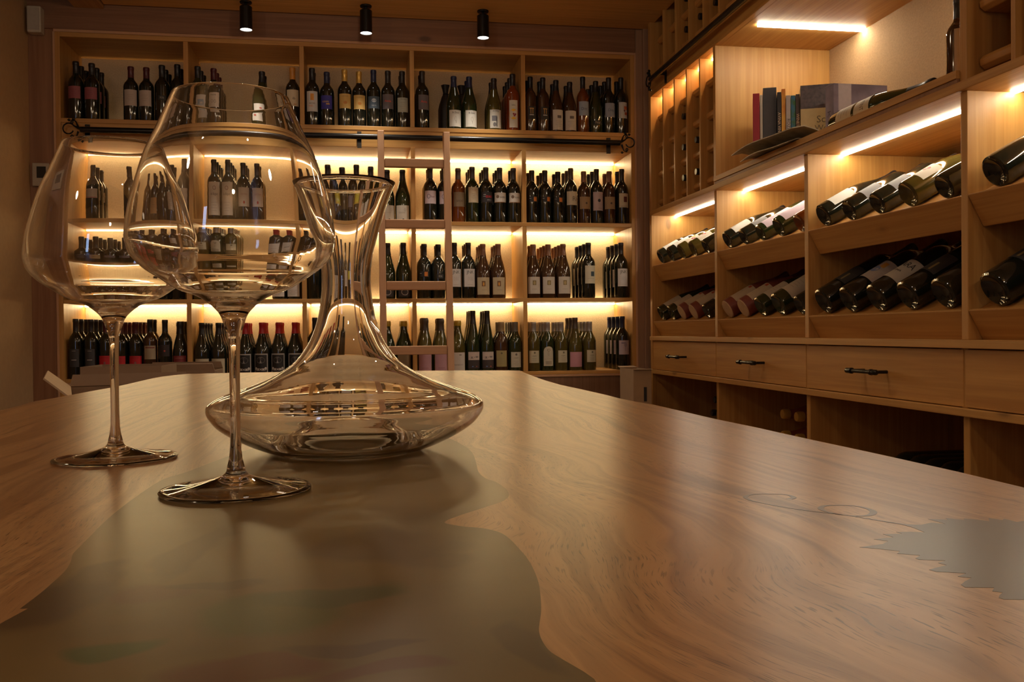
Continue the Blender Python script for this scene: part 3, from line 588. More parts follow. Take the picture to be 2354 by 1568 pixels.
for b in range(5):
    ya = (YB[b]-.034 if b == 0 else YB[b]-TH-.001); yb = YB[b+1]+.001
    # drawer
    dr = cbx('drawer', (RX-.002, yb-.010, .645), (RX+.016, ya+.010, .796), wood('drawer front', (.64, .335, .09), (.44, .195, .045), 1, knots=False))
    yc = (ya+yb)/2-.01; mb = MB(); hx = RX-.05
    mb.tube([(hx, yc-.066, .722), (hx, yc+.066, .722)], .0062, 14)
    for s in (-1, 1):
        mb.tube([(hx, yc+s*.052, .722), (hx, yc+s*.060, .722)], .0095, 14); mb.tube([(hx, yc+s*.060, .722), (hx, yc+s*.082, .722), (hx, yc+s*.088, .722)], [.0085, .0085, .005], 14)
        mb.tube([(hx, yc+s*.062, .722), (RX-.002, yc+s*.062, .722)], .0052, 12)
    base = Vector((RX, 3., 0))+dr.location; mb.v = [tuple(Vector(v)-base) for v in mb.v]
    mb.out('handle', BLACK, dr, True)
    # tilted trays
    for zl in (1.213, .914):
        tr_y = (ya, yb)
        ct, st = math.cos(TILT), math.sin(TILT)
        P = lambda u, w: (RX+.010+st*.092+ct*u-st*w, 0, zl-ct*.092+st*u+ct*w)    # u up the slope, w off the floor
        mb = MB()
        mb.prism([(a[0], ya, a[2]) for a in (P(-.0, .058), P(.43, .058), P(.43, .070), P(0, .070))], 0, (0, yb-ya, 0))
        base = Vector((RX, 3., 0)); mb.v = [tuple(Vector(v)-base) for v in mb.v]; tr = mb.out('tray', WTRAY, cab, bevel=.001)
        mb = MB(); mb.prism([(a[0], ya, a[2]) for a in (P(-.018, -.012), P(0, -.012), P(0, .078), P(-.018, .084))], 0, (0, yb-ya, 0))
        mb.v = [tuple(Vector(v)-base) for v in mb.v]; mb.out('lip', WTRAY, tr, bevel=.0035)
    if b < 4:
        mb = MB().box((1.680, yb+.0, 1.4605), (1.692, ya, 1.4665)); mb.v = [tuple(Vector(v)-Vector((RX, 3., 0))) for v in mb.v]
        mb.out('led_strip', LEDR, cab)
# slots: far rack, near rack, upper racks
def slots(y0, y1, n, z0, z1, lit=False):
    st = (y0-y1)/n
    for k in range(1, n): cbx('divider', (RX+.002, y0-st*k-.007, z0), (CB, y0-st*k+.007, z1), WZ)
    zz = z0+.028; rows = []
    while zz < z1-.10:
        rows.append(zz); zz += .150
    for k in range(n):
        for zz in rows:
            ya, yb = y0-st*k-.0075, y0-st*(k+1)+.0075
            prof = [(RX+.045, zz), (RX+.032, zz+.010), (RX+.030, zz+.024), (RX+.040, zz+.036), (RX+.062, zz+.042), (CB-.16, zz+.030), (CB-.16, zz)]
            mb = MB().prism([(x, ya, z) for x, z in prof], 0, (0, yb-ya, 0)); mb.v = [tuple(Vector(v)-Vector((RX, 3., 0))) for v in mb.v]
            mb.out('bottle_rest', WTRAY, cab, bevel=.002)
    return rows
cbx('divider', (RX-.002, YB[1]-TH, 1.490), (CB, YB[1], 2.102), WZ)
cbx('divider', (RX-.002, YB[3]-TH, 1.490), (CB, YB[3], 2.102), WZ)
slots(YB[0]-.034, YB[1], 5, 1.490, 2.102)
slots(YB[3]-TH, YB[4], 5, 1.490, 2.102)
slots(YB[0]-.034, YB[2]+.03, 9, 2.205, 2.70)
mb = MB().box((RX+.06, YB[1]+.005, 2.094), (RX+.07, YB[0]-.036, 2.1015)); mb.v = [tuple(Vector(v)-Vector((RX, 3., 0))) for v in mb.v]
mb.out('led_strip', emis('warm rack led', (1., .64, .28), 40.), cab)
mb = MB().box((1.623, 3.527, 2.094), (CB-.001, 3.545, 2.1015)); mb.v = [tuple(Vector(v)-Vector((RX, 3., 0))) for v in mb.v]
mb.out('led_strip', LEDR, cab)
mb = MB().box((1.623, 2.60, 2.094), (CB-.001, 2.618, 2.1015)); mb.v = [tuple(Vector(v)-Vector((RX, 3., 0))) for v in mb.v]
mb.out('led_strip', LEDR, cab)
# rail on the cabinet
rz = 2.155; rx = RX-.05
r2 = thing('ladder_rail', 'black iron ladder rail with curled end on the right-hand cabinet', 'rail', (rx, 3., rz))
loc_mb(MB().tube([(rx, .6, rz), (rx, 4.57, rz)], .0145, 20), r2).out('tube', BLACK, r2, True)
mb = MB(); scroll(mb, (rx, 4.57, rz), 1, (0, 1, 0)); loc_mb(mb, r2).out('curled_finial', BLACK, r2, True)
for y in (4.46, 3.0, 1.6):
    mb = MB().box((RX-.0115, y-.011, rz-.05), (RX-.0068, y+.011, rz+.045)); mb.tube([(rx, y, rz), (RX-.008, y, rz)], .009, 10)
    loc_mb(mb, r2).out('bracket', BLACK, r2, True)
# bottles on the trays: axis points up and back, base against the lip
T.update({
 't_wh': ('burg', 'black', 'dark', [(.035, .120, .042, (.62, .60, .55), [('text', -.004, .060, .022, .006, DKI, 'ACI')])], ''),
 't_gr': ('bord', 'black', 'dark', [(.055, .120, .036, (.16, .16, .17), [])], ''),
 't_pl': ('bord', 'black', 'black', [], ''),
 't_pk': ('bord', 'green', 'dark', [(.020, .150, .040, (.55, .44, .52), [('text', 0, .09, .03, .006, (.5, .35, .15), 'SOTN')])], ''),
 't_ol': ('burg', 'olive', 'dark', [(.04, .11, .038, (.58, .52, .42), [('disc', -.01, .09, .010, .010, (.70, .32, .05)), ('disc', .01, .085, .006, .006, (.35, .05, .06)), ('disc', .004, .075, .006, .006, (.35, .05, .06))])], ''),
 't_am': ('bord', 'amber', 'dark', [], ''),
 't_cl': ('burg', 'clay', 'wine', [(.035, .135, .042, (.50, .40, .27), [('rect', .012, .125, .014, .014, (.42, .08, .04)), ('text', 0, .09, .04, .006, (.3, .22, .15), 'Rebula')])], ''),
 't_cr': ('burg', 'green', 'dark', [(.035, .130, .042, (.46, .38, .27), LN(.05, .11, .04))], ''),
 't_ara': ('bord', 'black', 'black', [(.045, .125, .045, (.50, .45, .36), [('text', 0, .102, .052, .020, (.03, .03, .03), 'TARA'), ('text', 0, .075, .026, .007, (.05, .05, .05), 'TIMA')])], ''),
 't_blk': ('bord', 'black', 'black', [(.06, .13, .03, (.035, .03, .025), [('rect', .01, .08, .006, .03, (.2, .15, .06))])], ''),
 't_col': ('bord', 'black', 'dark', [(.06, .14, .038, (.45, .38, .32), [('disc', 0, .10, .012, .014, (.2, .25, .4)), ('rect', .01, .12, .014, .02, (.6, .3, .06))])], ''),
})
TR = [
 (1.213, 0, ['t_wh', 't_wh', 't_ol', 't_ol', 't_pl'], ['dark bottle with white label', 'second dark bottle with white label', 'olive glass bottle', 'green glass bottle', 'dark bottle against the divider'], 1.),
 (1.213, 1, ['t_wh', 't_gr', 't_pk', 't_pk', 't_am'], ['white-labelled dark bottle', 'grey-labelled dark bottle', 'pale pink-labelled bottle', 'fat green-based pink-labelled bottle', 'amber glass bottle'], 1.),
 (1.213, 2, ['t_wh', 't_gr', 't_gr', 't_ol', 't_pl'], ['white-labelled dark bottle', 'black bottle with narrow grey label', 'black bottle with blurred grey label', 'green bottle with orange and plum fruit label', 'plain black bottle'], 1.03),
 (1.213, 3, ['t_pl', 't_pl', 't_gr', 't_wh', 't_pl'], ['large plain black bottle', 'black bottle', 'grey-labelled bottle', 'white-labelled bottle', 'last black bottle'], 1.2),
 (.914, 0, ['t_cr', 't_cr', 't_cl', 't_cl', 't_col'], ['dark bottle with cream label', 'green bottle with cream label', 'clay-red bottle with tan base', 'second clay-red bottle with tan base', 'dark bottle with coloured label'], 1.),
 (.914, 1, ['t_cl', 't_cl', 't_cr', 't_cr', 't_pl'], ['clay-red bottle with cream label', 'second clay-red bottle with cream label', 'dark bottle with cream label', 'second dark bottle with cream label', 'plain dark bottle'], 1.05),
 (.914, 2, ['t_blk', 't_col', 't_ara', 't_blk', 't_pl'], ['long black magnum', 'black magnum with small tan label', 'black magnum with bold TARA label', 'black magnum with thin gilt marks', 'plain black magnum'], 1.30),
 (.914, 3, ['t_blk', 't_pl', 't_blk', 't_pl', 't_blk'], ['large black magnum', 'black magnum', 'black magnum', 'black magnum', 'black magnum'], 1.35),
]
BN = ['cabinet bay nearest back wall', 'second bay from back wall', 'third bay from back wall', 'cabinet bay at frame edge']
for zl, b, tps, ds, sc in TR:
    ya = YB[b]-.034 if b == 0 else YB[b]-TH
    y0 = ya-.080 if b < 3 else ya-.085; st = .163 if b else .158
    for i, tp in enumerate(tps):
        y = y0-st*i
        if b == 3 and i > 1: break
        shp = SHAPES[T[tp][0]]; s = sc*(1 if i != 3 or b != 1 else 1.12); rad = shp[2]*s
        ct, st_ = math.cos(TILT), math.sin(TILT); u, w = .016, .070+rad+.0012
        x = RX+.010+st_*.092+ct*u-st_*w; z = zl-ct*.092+st_*u+ct*w
        q = Matrix.Rotation(PI/2-TILT, 4, 'Y')               # z axis -> up the slope (+x, +z)
        spin = Matrix.Rotation(math.radians(-90+random.uniform(0, 30)), 4, 'Z')    # label turned up and to the room
        lab = '%s, %s tray, %s' % (ds[i], 'upper' if zl > 1 else 'lower', BN[b])
        t = bottle(tp, (x, y, z), s, lab, 'bottles lying on the %s trays' % ('upper' if zl > 1 else 'lower'))
        t.rotation_mode = 'QUATERNION'
        t.rotation_quaternion = (q @ spin).to_quaternion()
        if tp == 't_cl':
            o = newobj('base_cap', lathe_me('base_cap', [(0, -.0015), (.036, -.0015), (.0385, .001), (.0385, .004), (0, .004)], 28), M('tan cork base', (.50, .34, .20), .8), t)
# bottles stored neck-out in the slots
def lyer(tp, x, y, z, lab, grp, s=1., sign=-1, name='wine_bottle'):
    t = bottle(tp, (x, y, z), s, lab, grp, marks=False); t.rotation_euler = (0, -PI/2 if sign < 0 else PI/2, 0); return t
RG = 'bottles stored neck outwards in the rack slots'
k0 = 0
RK = [(1578, 224, 'uppermost bottle end in the slim rack beside the niche'), (1576, 296, 'bottle end low in third rack slot, under the highest one'), (1605, 278, 'bottle end in the rack slot beside the niche, top one'), (1605, 352, 'bottle end in the rack slot beside the niche, middle one'),
      (1577, 437, 'lowest bottle end in third rack slot from the back wall'), (1604, 425, 'lowest bottle end in rack slot beside the niche')]
def slot_y(y): 
    st = (YB[0]-.034-YB[1])/5; k = int((YB[0]-.034-y)/st); return YB[0]-.034-st*(k+.5)
used = set()
for px, py, lab in RK:
    p = hit(px+2, py, 0, RX+.01); k = round((p.z-1.490-.028-.042-.040)/.150); z = 1.490+.028+.150*k+.042+.0380
    y = slot_y(p.y); key = (round(y, 2), round(z, 2))
    if key in used: continue
    used.add(key); lyer('t_pl', RX+.315, y, z, lab, RG)
for px, py, lab in ((1571, 8, 'topmost bottle end in the high rack above the rail'), (1571, 78, 'lower bottle end in the high rack above the rail'), (1598, 51, 'middle bottle end in the high rack above the rail'), (1631, 24, 'bottle end in the high rack furthest along the rail')):
    p = hit(px+2, py, 0, RX+.01); st = (YB[0]-.034-YB[2]-.03)/9; kk = int((YB[0]-.034-p.y)/st); y = YB[0]-.034-st*(kk+.5)
    k = max(0, round((p.z-2.205-.08-.028)/.150)); z = 2.205+.028+.150*k+.080
    key = (round(y, 2), round(z, 2))
    if key in used: continue
    used.add(key); lyer('t_pl', RX+.32, y, z, lab, RG)
p = hit(2285, 125, 0, RX+.02); stn = (YB[3]-TH-YB[4])/5
lyer('t_pl', RX+.315, YB[3]-TH-stn*.5, 1.490+.028+.150+.080, 'black capsule poking from the rack slot right of the book niche', RG)
lyer('t_pl', RX+.315, YB[3]-TH-stn*1.5, 1.490+.028+.080, 'black capsule low in the rack at the frame edge', RG)
# bottles in the open bins under the drawers
BG = 'bottles lying in the bins under the drawers'
def pile(y0, y1, rows, tp, base, names, x, s=1., sign=-1):
    r = SHAPES[T[tp][0]][2]*s; n = 0
    for rI in range(rows):
        cnt = int((y0-y1-(rI % 2)*r)/(2*r+.001))-0
        for k in range(cnt):
            y = y0-r-(rI % 2)*r-k*(2*r+.001)
            lab = '%s, %s row up, %s along' % (names, ORD[rI], ORD[min(k, 9)])
            lyer(tp, x, y, base+r+rI*r*1.75, lab, BG, s, sign); n += 1
yi = YB[1]+.002
cbx('bin_shelf', (RX+.04, YB[1]+.001, .28), (CB-.001, YB[0]-.034, .30), WY)
cbx('bin_shelf', (RX+.04, YB[2]+.001, .28), (CB-.001, YB[1]-TH-.001, .30), WY)
cbx('bin_shelf', (RX+.04, YB[3]+.001, .25), (CB-.001, YB[2]-TH-.001, .27), WY)
pile(yi+.235, yi, 4, 't_pl', .3005, 'dark bottle in bin nearest back wall', RX+.36)
ybn = YB[2]+.002
T['t_gold'] = ('wide', 'clay', 'gold', [], '')
for k, px in enumerate((1799, 1831)):
    p = hit(px, 965, 0, RX+.10); r = .0425
    for j in range(3):
        lyer('t_gold', RX+.39, p.y, .3008+r+j*(2*r+.0006), ('red bottle with golden cap end, %s of the pair under the second drawer' % ('left' if k == 0 else 'right')) if j == 2 else 'red gold-capped bottle, %s below the %s golden cap end' % (ORD[1-j], 'left' if k == 0 else 'right'), BG)
yb3 = YB[3]+.002
pile(yb3+.45, yb3, 3, 't_pl', .2705, 'dark green bottle stacked under third drawer', RX+.30, 1.0)
# ---------------------------------------------------------------- niche contents
ZN = 1.526
def cover_mat(name, c1, c2, sc=14): 
    if name in MC: return MC[name]
    mt, n, b = nt_new(name); v = objco(n); nf = noise(n, v, sc, 4); n.links.new(ramp(n, nf, [(.35, c1), (.62, c2)]), b.inputs['Base Color'])
    b.inputs['Roughness'].default_value = .45; MC[name] = mt; return mt
PAGE = M('page edges', (.55, .47, .34), .8)
def book(label, x0, x1, yf, dep, h, mat, rotz=0., spine_txt=None, tcol=(.6, .55, .45), extra=None, lean=0.):
    w = x1-x0; t = thing('book', label, 'book', (x0, yf, ZN), 'books standing in the niche')
    t.rotation_euler = (0, lean, rotz)
    cv = MB(); e = .003
    cv.box((0, 0, 0), (w, e, h)); cv.box((0, e, 0), (e, dep, h)); cv.box((w-e, e, 0), (w, dep, h))
    cv.out('cover', mat, t, bevel=.0008)
    pg = MB().box((e+.0003, e+.0003, .003), (w-e-.0003, dep-.004, h-.003)).out('pages', PAGE, t)
    if spine_txt:
        tv, tf = text_geo(spine_txt, .02); L = max(v[0] for v in tv)-min(v[0] for v in tv); sc = min(h*.8/L, w*.85/.016)
        vs = [(w/2 + v[1]*sc, -.0006, h*.5 - v[0]*sc) for v in tv]
        newobj('lettering', mesh('lettering', vs, [q for q in tf]), ink(tcol), t)
    if extra: extra(t, w, h)
    return t
def flat_txt(s, size, x, z, y, col, t, face='x'):
    tv, tf = text_geo(s, size); newobj('lettering', mesh('lettering', [(x+v[0], y, z+v[1]) for v in tv], tf), ink(col), t)
BA, BR_ = (1.635, 3.60), -.42
def bs(px):
    t = hit(px, 300, 1, 1.).x; c, s_ = math.cos(BR_), math.sin(BR_); return (t*BA[1]-BA[0])/(c-t*s_)
def rbook(label, p0, p1, dpt, dep, h, mat, **k):
    s0, s1 = bs(p0), bs(p1); c, s_ = math.cos(BR_), math.sin(BR_)
    x, y = BA[0]+c*s0-s_*dpt*-1*-1, BA[1]+s_*s0+c*dpt
    x = BA[0]+c*s0-s_*dpt
    return book(label, x, x+(s1-s0)-.0008, y, dep, h, mat, rotz=BR_, **k)
rbook('slim crimson hardback at the left end of the niche books', 1731, 1747, 0, .17, .310, M('crimson cloth', (.30, .010, .022), .4))
rbook('thin white booklet beside the crimson hardback', 1747.5, 1754, 0, .17, .302, M('white booklet', (.50, .46, .40), .6))
rbook('tall charcoal hardback behind the smaller niche books', 1754.5, 1786, .0, .18, .330, M('charcoal cloth', (.045, .045, .052), .5))
rbook('slim black book with pale spine capitals', 1786.5, 1796, -.035, .18, .300, M('black gloss cover', (.018, .017, .018), .4), spine_txt='AVINA VINOVINA', tcol=(.62, .50, .36))
rbook('orange book with yellow cover in the niche', 1796.5, 1806, -.035, .18, .312, cover_mat('orange cover', (.62, .20, .02), (.75, .42, .06)))
rbook('white paperback with dark spine lettering', 1806.5, 1817, -.045, .16, .282, M('pale paperback', (.45, .42, .42), .5), spine_txt='ROZANNA', tcol=(.05, .04, .04))
rbook('green and blue vineyard-photo book', 1817.5, 1828, -.045, .16, .280, cover_mat('vineyard photo cover', (.03, .12, .02), (.02, .14, .30), 40))
rbook('dark book with light winemaking spine letters', 1828.5, 1838, -.045, .16, .284, M('dark brown cover', (.05, .03, .022), .45), spine_txt='WINETOUR 2003', tcol=(.66, .5, .3))
def tt(t, w, h):
    MB().box((-.0008, -.0012, h*.70), (w+.0008, .0, h+.0005)).out('jacket_band', cover_mat('aubergine cloth', (.05, .038, .052), (.10, .075, .085), 60), t)
    flat_txt('Sc', .040, w-.045, h*.55, -.0015, (.14, .12, .08), t); flat_txt('We', .032, w-.045, h*.44, -.0015, (.16, .13, .09), t)
rbook('big cream and aubergine book lettered Sc', 1839, 1912, -.06, .12, .312, M('cream book jacket', (.55, .45, .24), .55), extra=tt)
def kk(t, w, h):
    MB().box((.02, -.0006, h*.62), (.075, 0, h-.001)).out('printed_emblem', M('pale sky print', (.45, .40, .42), .5), t)
    tv, tf = text_geo('KORT', .05); newobj('lettering', mesh('lettering', [(-.0008, .030+v[1]*.62, h*.40-v[0]) for v in tv], [tuple(reversed(q)) for q in tf]), ink((.07, .06, .09)), t)
tb = book('large lilac-grey mountain photo book standing at an angle', 1.815, 2.045, 3.285, .060, .275, cover_mat('lilac photo cover', (.13, .105, .15), (.30, .26, .33), 6), rotz=.03, extra=kk)
# bottles in the niche
T['t_jer'] = ('burg', 'green', 'black', [(.03, .085, .0385*1.05, (.55, .47, .33), LN(.03, .08, .05)), (.094, .145, .040, (.55, .47, .33), [('text', 0, .12, .05, .014, (.1, .05, .04), 'RUTINT')])], '')
t = bottle('t_jer', (1.668, 2.985, ZN+.0405*1.06+.001), (1.06, 1.80), 'big green bottle lying along the niche front, twice labelled', 'bottles in the book niche')
t.rotation_mode = 'QUATERNION'; t.rotation_quaternion = (Matrix.Rotation(PI/2, 4, 'X') @ Matrix.Rotation(math.radians(-120), 4, 'Z')).to_quaternion()
T['t_up'] = ('bord', 'brown', 'black', [(.03, .20, .036, (.45, .34, .22), [])], '')
bottle('t_up', (1.72, 2.405, ZN), .92, 'upright brown bottle with a tan label at the niche far edge', 'bottles in the book niche')
# folded newspapers on the niche edge
def paper(label, pts, w0, mat, th=.0035):
    """profile pts (x,z) extruded along y from y0 to y1 with slight warp"""
    (ya, yb_, n) = w0; vs = []; fs = []; m_ = len(pts)
    for k in range(n+1):
        t_ = k/n; y = ya+(yb_-ya)*t_
        for s in (0, 1):
            for (x, z) in pts:
                lift = (RX+.01-x)*.15*math.sin(t_*3.0) if x < RX else 0
                vs.append((x+.02*t_, y, z+lift+.004*math.sin(t_*7)*(1 if x < RX else 0)+ (th if s else 0)))
    R = 2*m_
    for k in range(n):
        a = k*R; b = a+R
        for i in range(m_-1):
            fs += [(a+i, a+i+1, b+i+1, b+i), (a+m_+i, b+m_+i, b+m_+i+1, a+m_+i+1)]
        fs += [(a, b, b+m_, a+m_), (a+m_-1, a+2*m_-1, b+2*m_-1, b+m_-1)]
    fs += [tuple(list(range(m_))+list(range(2*m_-1, m_-1, -1))), tuple(n*R+q for q in list(range(m_-1, -1, -1))+list(range(m_, 2*m_)))]
    c = Vector((RX, 3.2, ZN)); me = mesh('newspaper', [tuple(Vector(v)-c) for v in vs], fs)
    bm = bmesh.new(); bm.from_mesh(me); bmesh.ops.recalc_face_normals(bm, faces=bm.faces); bm.to_mesh(me); bm.free()
    for p_ in me.polygons: p_.use_smooth = True
    me.set_sharp_from_angle(angle=math.radians(35))
    o = newobj('newspaper', me, mat, None, c); tag(o, label, 'newspaper', 'newspapers on the niche edge'); return o
NEWS = cover_mat('folded newsprint', (.32, .28, .20), (.52, .47, .36), 25)
paper('upper folded newspaper drooping over the niche edge below the books', [(RX-.085, ZN+.020), (RX-.04, ZN+.030), (RX, ZN+.024), (RX+.04, ZN+.010), (RX+.07, ZN+.010)], (3.46, 2.98, 10), NEWS)
paper('lower newspaper poking out under the folded one', [(RX-.065, ZN-.012), (RX-.03, ZN+.001), (RX+.0, ZN+.004), (RX+.04, ZN+.003), (RX+.07, ZN+.003)], (3.42, 3.05, 10), NEWS)
# ---------------------------------------------------------------- cartons, wall devices
CARD = M('brown cardboard', (.26, .17, .105), .8, var=.1, ns=25)
CARDL = M('light cardboard', (.46, .33, .20), .8, var=.08, ns=25)
def carton(label, x0, x1, y0, y1, z0, z1, flaps, mat=CARD, group='cartons stacked behind the table'):
    t = thing('carton', label, 'cardboard box', ((x0+x1)/2, (y0+y1)/2, z0), group); cx, cy = (x0+x1)/2, (y0+y1)/2
    hx, hy, h = (x1-x0)/2, (y1-y0)/2, z1-z0; e = .004
    mb = MB().box((-hx, -hy, 0), (hx, hy, e)); mb.box((-hx, -hy, e), (hx, -hy+e, h)); mb.box((-hx, hy-e, e), (hx, hy, h)); mb.box((-hx, -hy+e, e), (-hx+e, hy-e, h)); mb.box((hx-e, -hy+e, e), (hx, hy-e, h))
    mb.out('carton_body', mat, t)
    for (side, ln, ang) in flaps:
        mb = MB(); c, s = math.cos(ang)*ln, math.sin(ang)*ln
        if side == 'L': mb.prism([(-hx, -hy, h), (-hx, hy, h), (-hx-c, hy*.9, h+s), (-hx-c, -hy*.9, h+s)], 0, (.003, 0, .003))
        if side == 'R': mb.prism([(hx, -hy, h), (hx, hy, h), (hx+c, hy*.9, h+s), (hx+c, -hy*.9, h+s)], 0, (-.003, 0, .003))
        if side == 'B': mb.prism([(-hx, hy, h), (hx, hy, h), (hx*.95, hy+c, h+s), (-hx*.95, hy+c, h+s)], 0, (0, -.003, .003))
        if side == 'F': mb.prism([(-hx, -hy, h), (hx, -hy, h), (hx*.95, -hy-c, h+s), (-hx*.95, -hy-c, h+s)], 0, (0, .003, .003))
        mb.out('flap', CARDL if side == 'L' else mat, t)
    return t
def hz(px, py, y): return hit(px, py, 1, y)
for z0_, z1_, fl, lb in ((0, .345, [], 'lower brown carton under the front open one'), (.347, .700, [('L', .078, .70), ('B', .035, 1.4)], 'front open brown carton with raised light flap by left wall')):
    t = carton(lb, -.612-.17, -.612+.17, 2.68-.30, 2.68+.30, z0_, z1_, fl); t.rotation_euler = (0, 0, .29)
a = hz(184, 844, 3.75); b_ = hz(371, 844, 3.75)
carton('tall brown carton behind the open one', a.x, b_.x, 3.75, 4.05, 0, a.z, [])
a = hz(372, 838, 4.2); b_ = hz(493, 840, 4.2)
carton('brown carton with upright flaps in front of bottom shelf', a.x-.10, b_.x, 4.2, 4.45, 0, a.z-.03, [('F', .03, 1.45), ('B', .03, 1.5)])

p0 = hz(1456, 850, 4.42); p1 = hz(1492, 850, 4.42)
tb = carton('tall pale carton in the corner between shelf and cabinet', p0.x, p1.x+.012, 4.42, 4.66, 0, p0.z, [], CARDL, None) if False else carton('tall pale carton in the corner between shelf and cabinet', p0.x, p1.x+.012, 4.42, 4.66, 0, p0.z, [('B', .05, .12), ('F', .02, .05)], CARDL, 'cartons')
s0 = hit(1480, 890, 1, 4.42); s1 = hit(1487, 923, 1, 4.42)
mb = MB().box((s0.x, 4.4185, s1.z), (s1.x, 4.42, s0.z)); mb.v = [tuple(Vector(v)-Vector(tb['base'])) for v in mb.v]; mb.out('dark_sticker', M('dark sticker', (.03, .032, .035), .5), tb)
a = hit(67, 12, 1, D-.06); b_ = hit(94, 74, 1, D-.06)
t = thing('wall_sensor', 'small pale rectangular box mounted high in the left corner', 'wall box', (b_.x-.035, D-.03, b_.z))  # white sensor box in the top corner
box('casing', (b_.x-.065, D-.06, b_.z), (b_.x, D-.002, a.z), M('pale plastic', (.52, .46, .36), .5), t, bevel=.006)
box('grille', (b_.x-.058, D-.063, b_.z+.012), (b_.x-.007, D-.060, a.z-.010), M('grey grille', (.42, .37, .30), .7), t)
a = hit(73, 374, 1, D-.02); b_ = hit(113, 428, 1, D-.02)
t = thing('wall_thermostat', 'white square control panel with dark screen on left boarding', 'thermostat', ((a.x+b_.x)/2, D, b_.z))  # thermostat panel with a dark screen
box('housing', (a.x, D-.02, b_.z), (b_.x, D-.001, a.z), M('white plastic', (.42, .36, .27), .4), t, bevel=.004)
box('screen', (a.x+.022, D-.022, b_.z+.04), (b_.x-.014, D-.0199, a.z-.018), M('dark screen', (.02, .022, .024), .2), t, bevel=.0005)
# ---------------------------------------------------------------- table
def tp_(px, py): p = hit(px, py, 2, TZ); return (p.x, p.y)
right = [(2354,1121),(2202,1084.5),(2020,1044),(1850,1007.5),(1740,983),(1643,963),(1570,946),(1501,930),(1459,922.9),(1423,915.7),(1396,908.6),(1361,900.5),(1325,892.5),(1289,885),(1253.6,874.6),(1235.7,868.4),(1212.5,859.5),(1198,853.5)]
far = [(1195,852),(1150,851.5),(1000,852),(800,853),(565,856.5),(432,859.5)]
left = [(400,862.5),(372,866),(350,870),(328,875),(292,883.5),(256,891),(205,900),(158,909),(120,916),(82,922),(40,934),(0,944)]
out = [(.43, -.35), (.42, .0), (.405, .3)] + [tp_(*q) for q in right+far+left] + [(-.455, .9), (-.47, .5), (-.46, .1), (-.44, -.35)]
res = [(1366,1561),(1297,1518),(1268,1500),(1254.5,1486),(1243,1466),(1239,1447),(1241,1428),(1244,1405),(1243,1375),(1238.5,1342),(1228,1312),(1212,1283.6),(1193,1261),(1175,1242),(1155,1227),(1129,1218),(1098,1213),(1070,1211),(1043,1207),(1022,1202),
       (1030,1195),(1043,1190),(1065,1182),(1091,1174),(1129,1161.6),(1152,1154),(1165,1146),(1170,1138.6),(1167,1129),(1160,1121),(1140,1108),(1117,1100),(1100,1085),(1094,1062),(1085,1040),(1062,1022),(1020,1004),(940,992),(840,988),(740,994),(650,1012),(570,1034),(500,1058),(430,1085),
       (373,1103),(313,1142),(269,1175),(240,1200),(215,1225),(190,1250),(168,1273),(163,1290),(150,1312),(118,1342),(90,1366),(45,1400),(0,1434)]
rpoly = [tp_(*q) for q in res] + [(-.16, .16), (-.19, .05), (-.17, -.1), (-.10, -.24), (.0, -.28), (.08, -.2), (.11, -.05), (.10, .08), (.075, .17), (.062, .225)]
def densify(P, closed=True, n=3):
    out_ = []; L = len(P)
    for i in range(L):
        p0, p1, p2, p3 = P[(i-1) % L], P[i], P[(i+1) % L], P[(i+2) % L]
        for k in range(n):
            t = k/n; out_.append(tuple(.5*((2*b)+(-a+c)*t+(2*a-5*b+4*c-d)*t*t+(-a+3*b-3*c+d)*t**3) for a, b, c, d in zip(p0, p1, p2, p3)))
    return out_
rd = densify(rpoly)
def slab(name, outer, hole, z1, th, mat, parent):
    bm = bmesh.new(); loops = []
    for P in [outer]+([hole] if hole else []):
        vs = [bm.verts.new((x, y, z1)) for x, y in P]; loops.append(vs)
        for i in range(len(vs)): bm.edges.new((vs[i], vs[(i+1) % len(vs)]))
    bmesh.ops.triangle_fill(bm, use_beauty=True, use_dissolve=False, edges=list(bm.edges), normal=(0, 0, 1))
    tops = list(bm.faces)
    low = {v: bm.verts.new((v.co.x, v.co.y, z1-th)) for v in list(bm.verts)}
    for fc in tops: bm.faces.new([low[v] for v in reversed(fc.verts)])
    for vs in loops:
        for i in range(len(vs)):
            a, b = vs[i], vs[(i+1) % len(vs)]; bm.faces.new((a, b, low[b], low[a]))
    bmesh.ops.recalc_face_normals(bm, faces=bm.faces); me = bpy.data.meshes.new(name); bm.to_mesh(me); bm.free()
    return newobj(name, me, mat, parent)
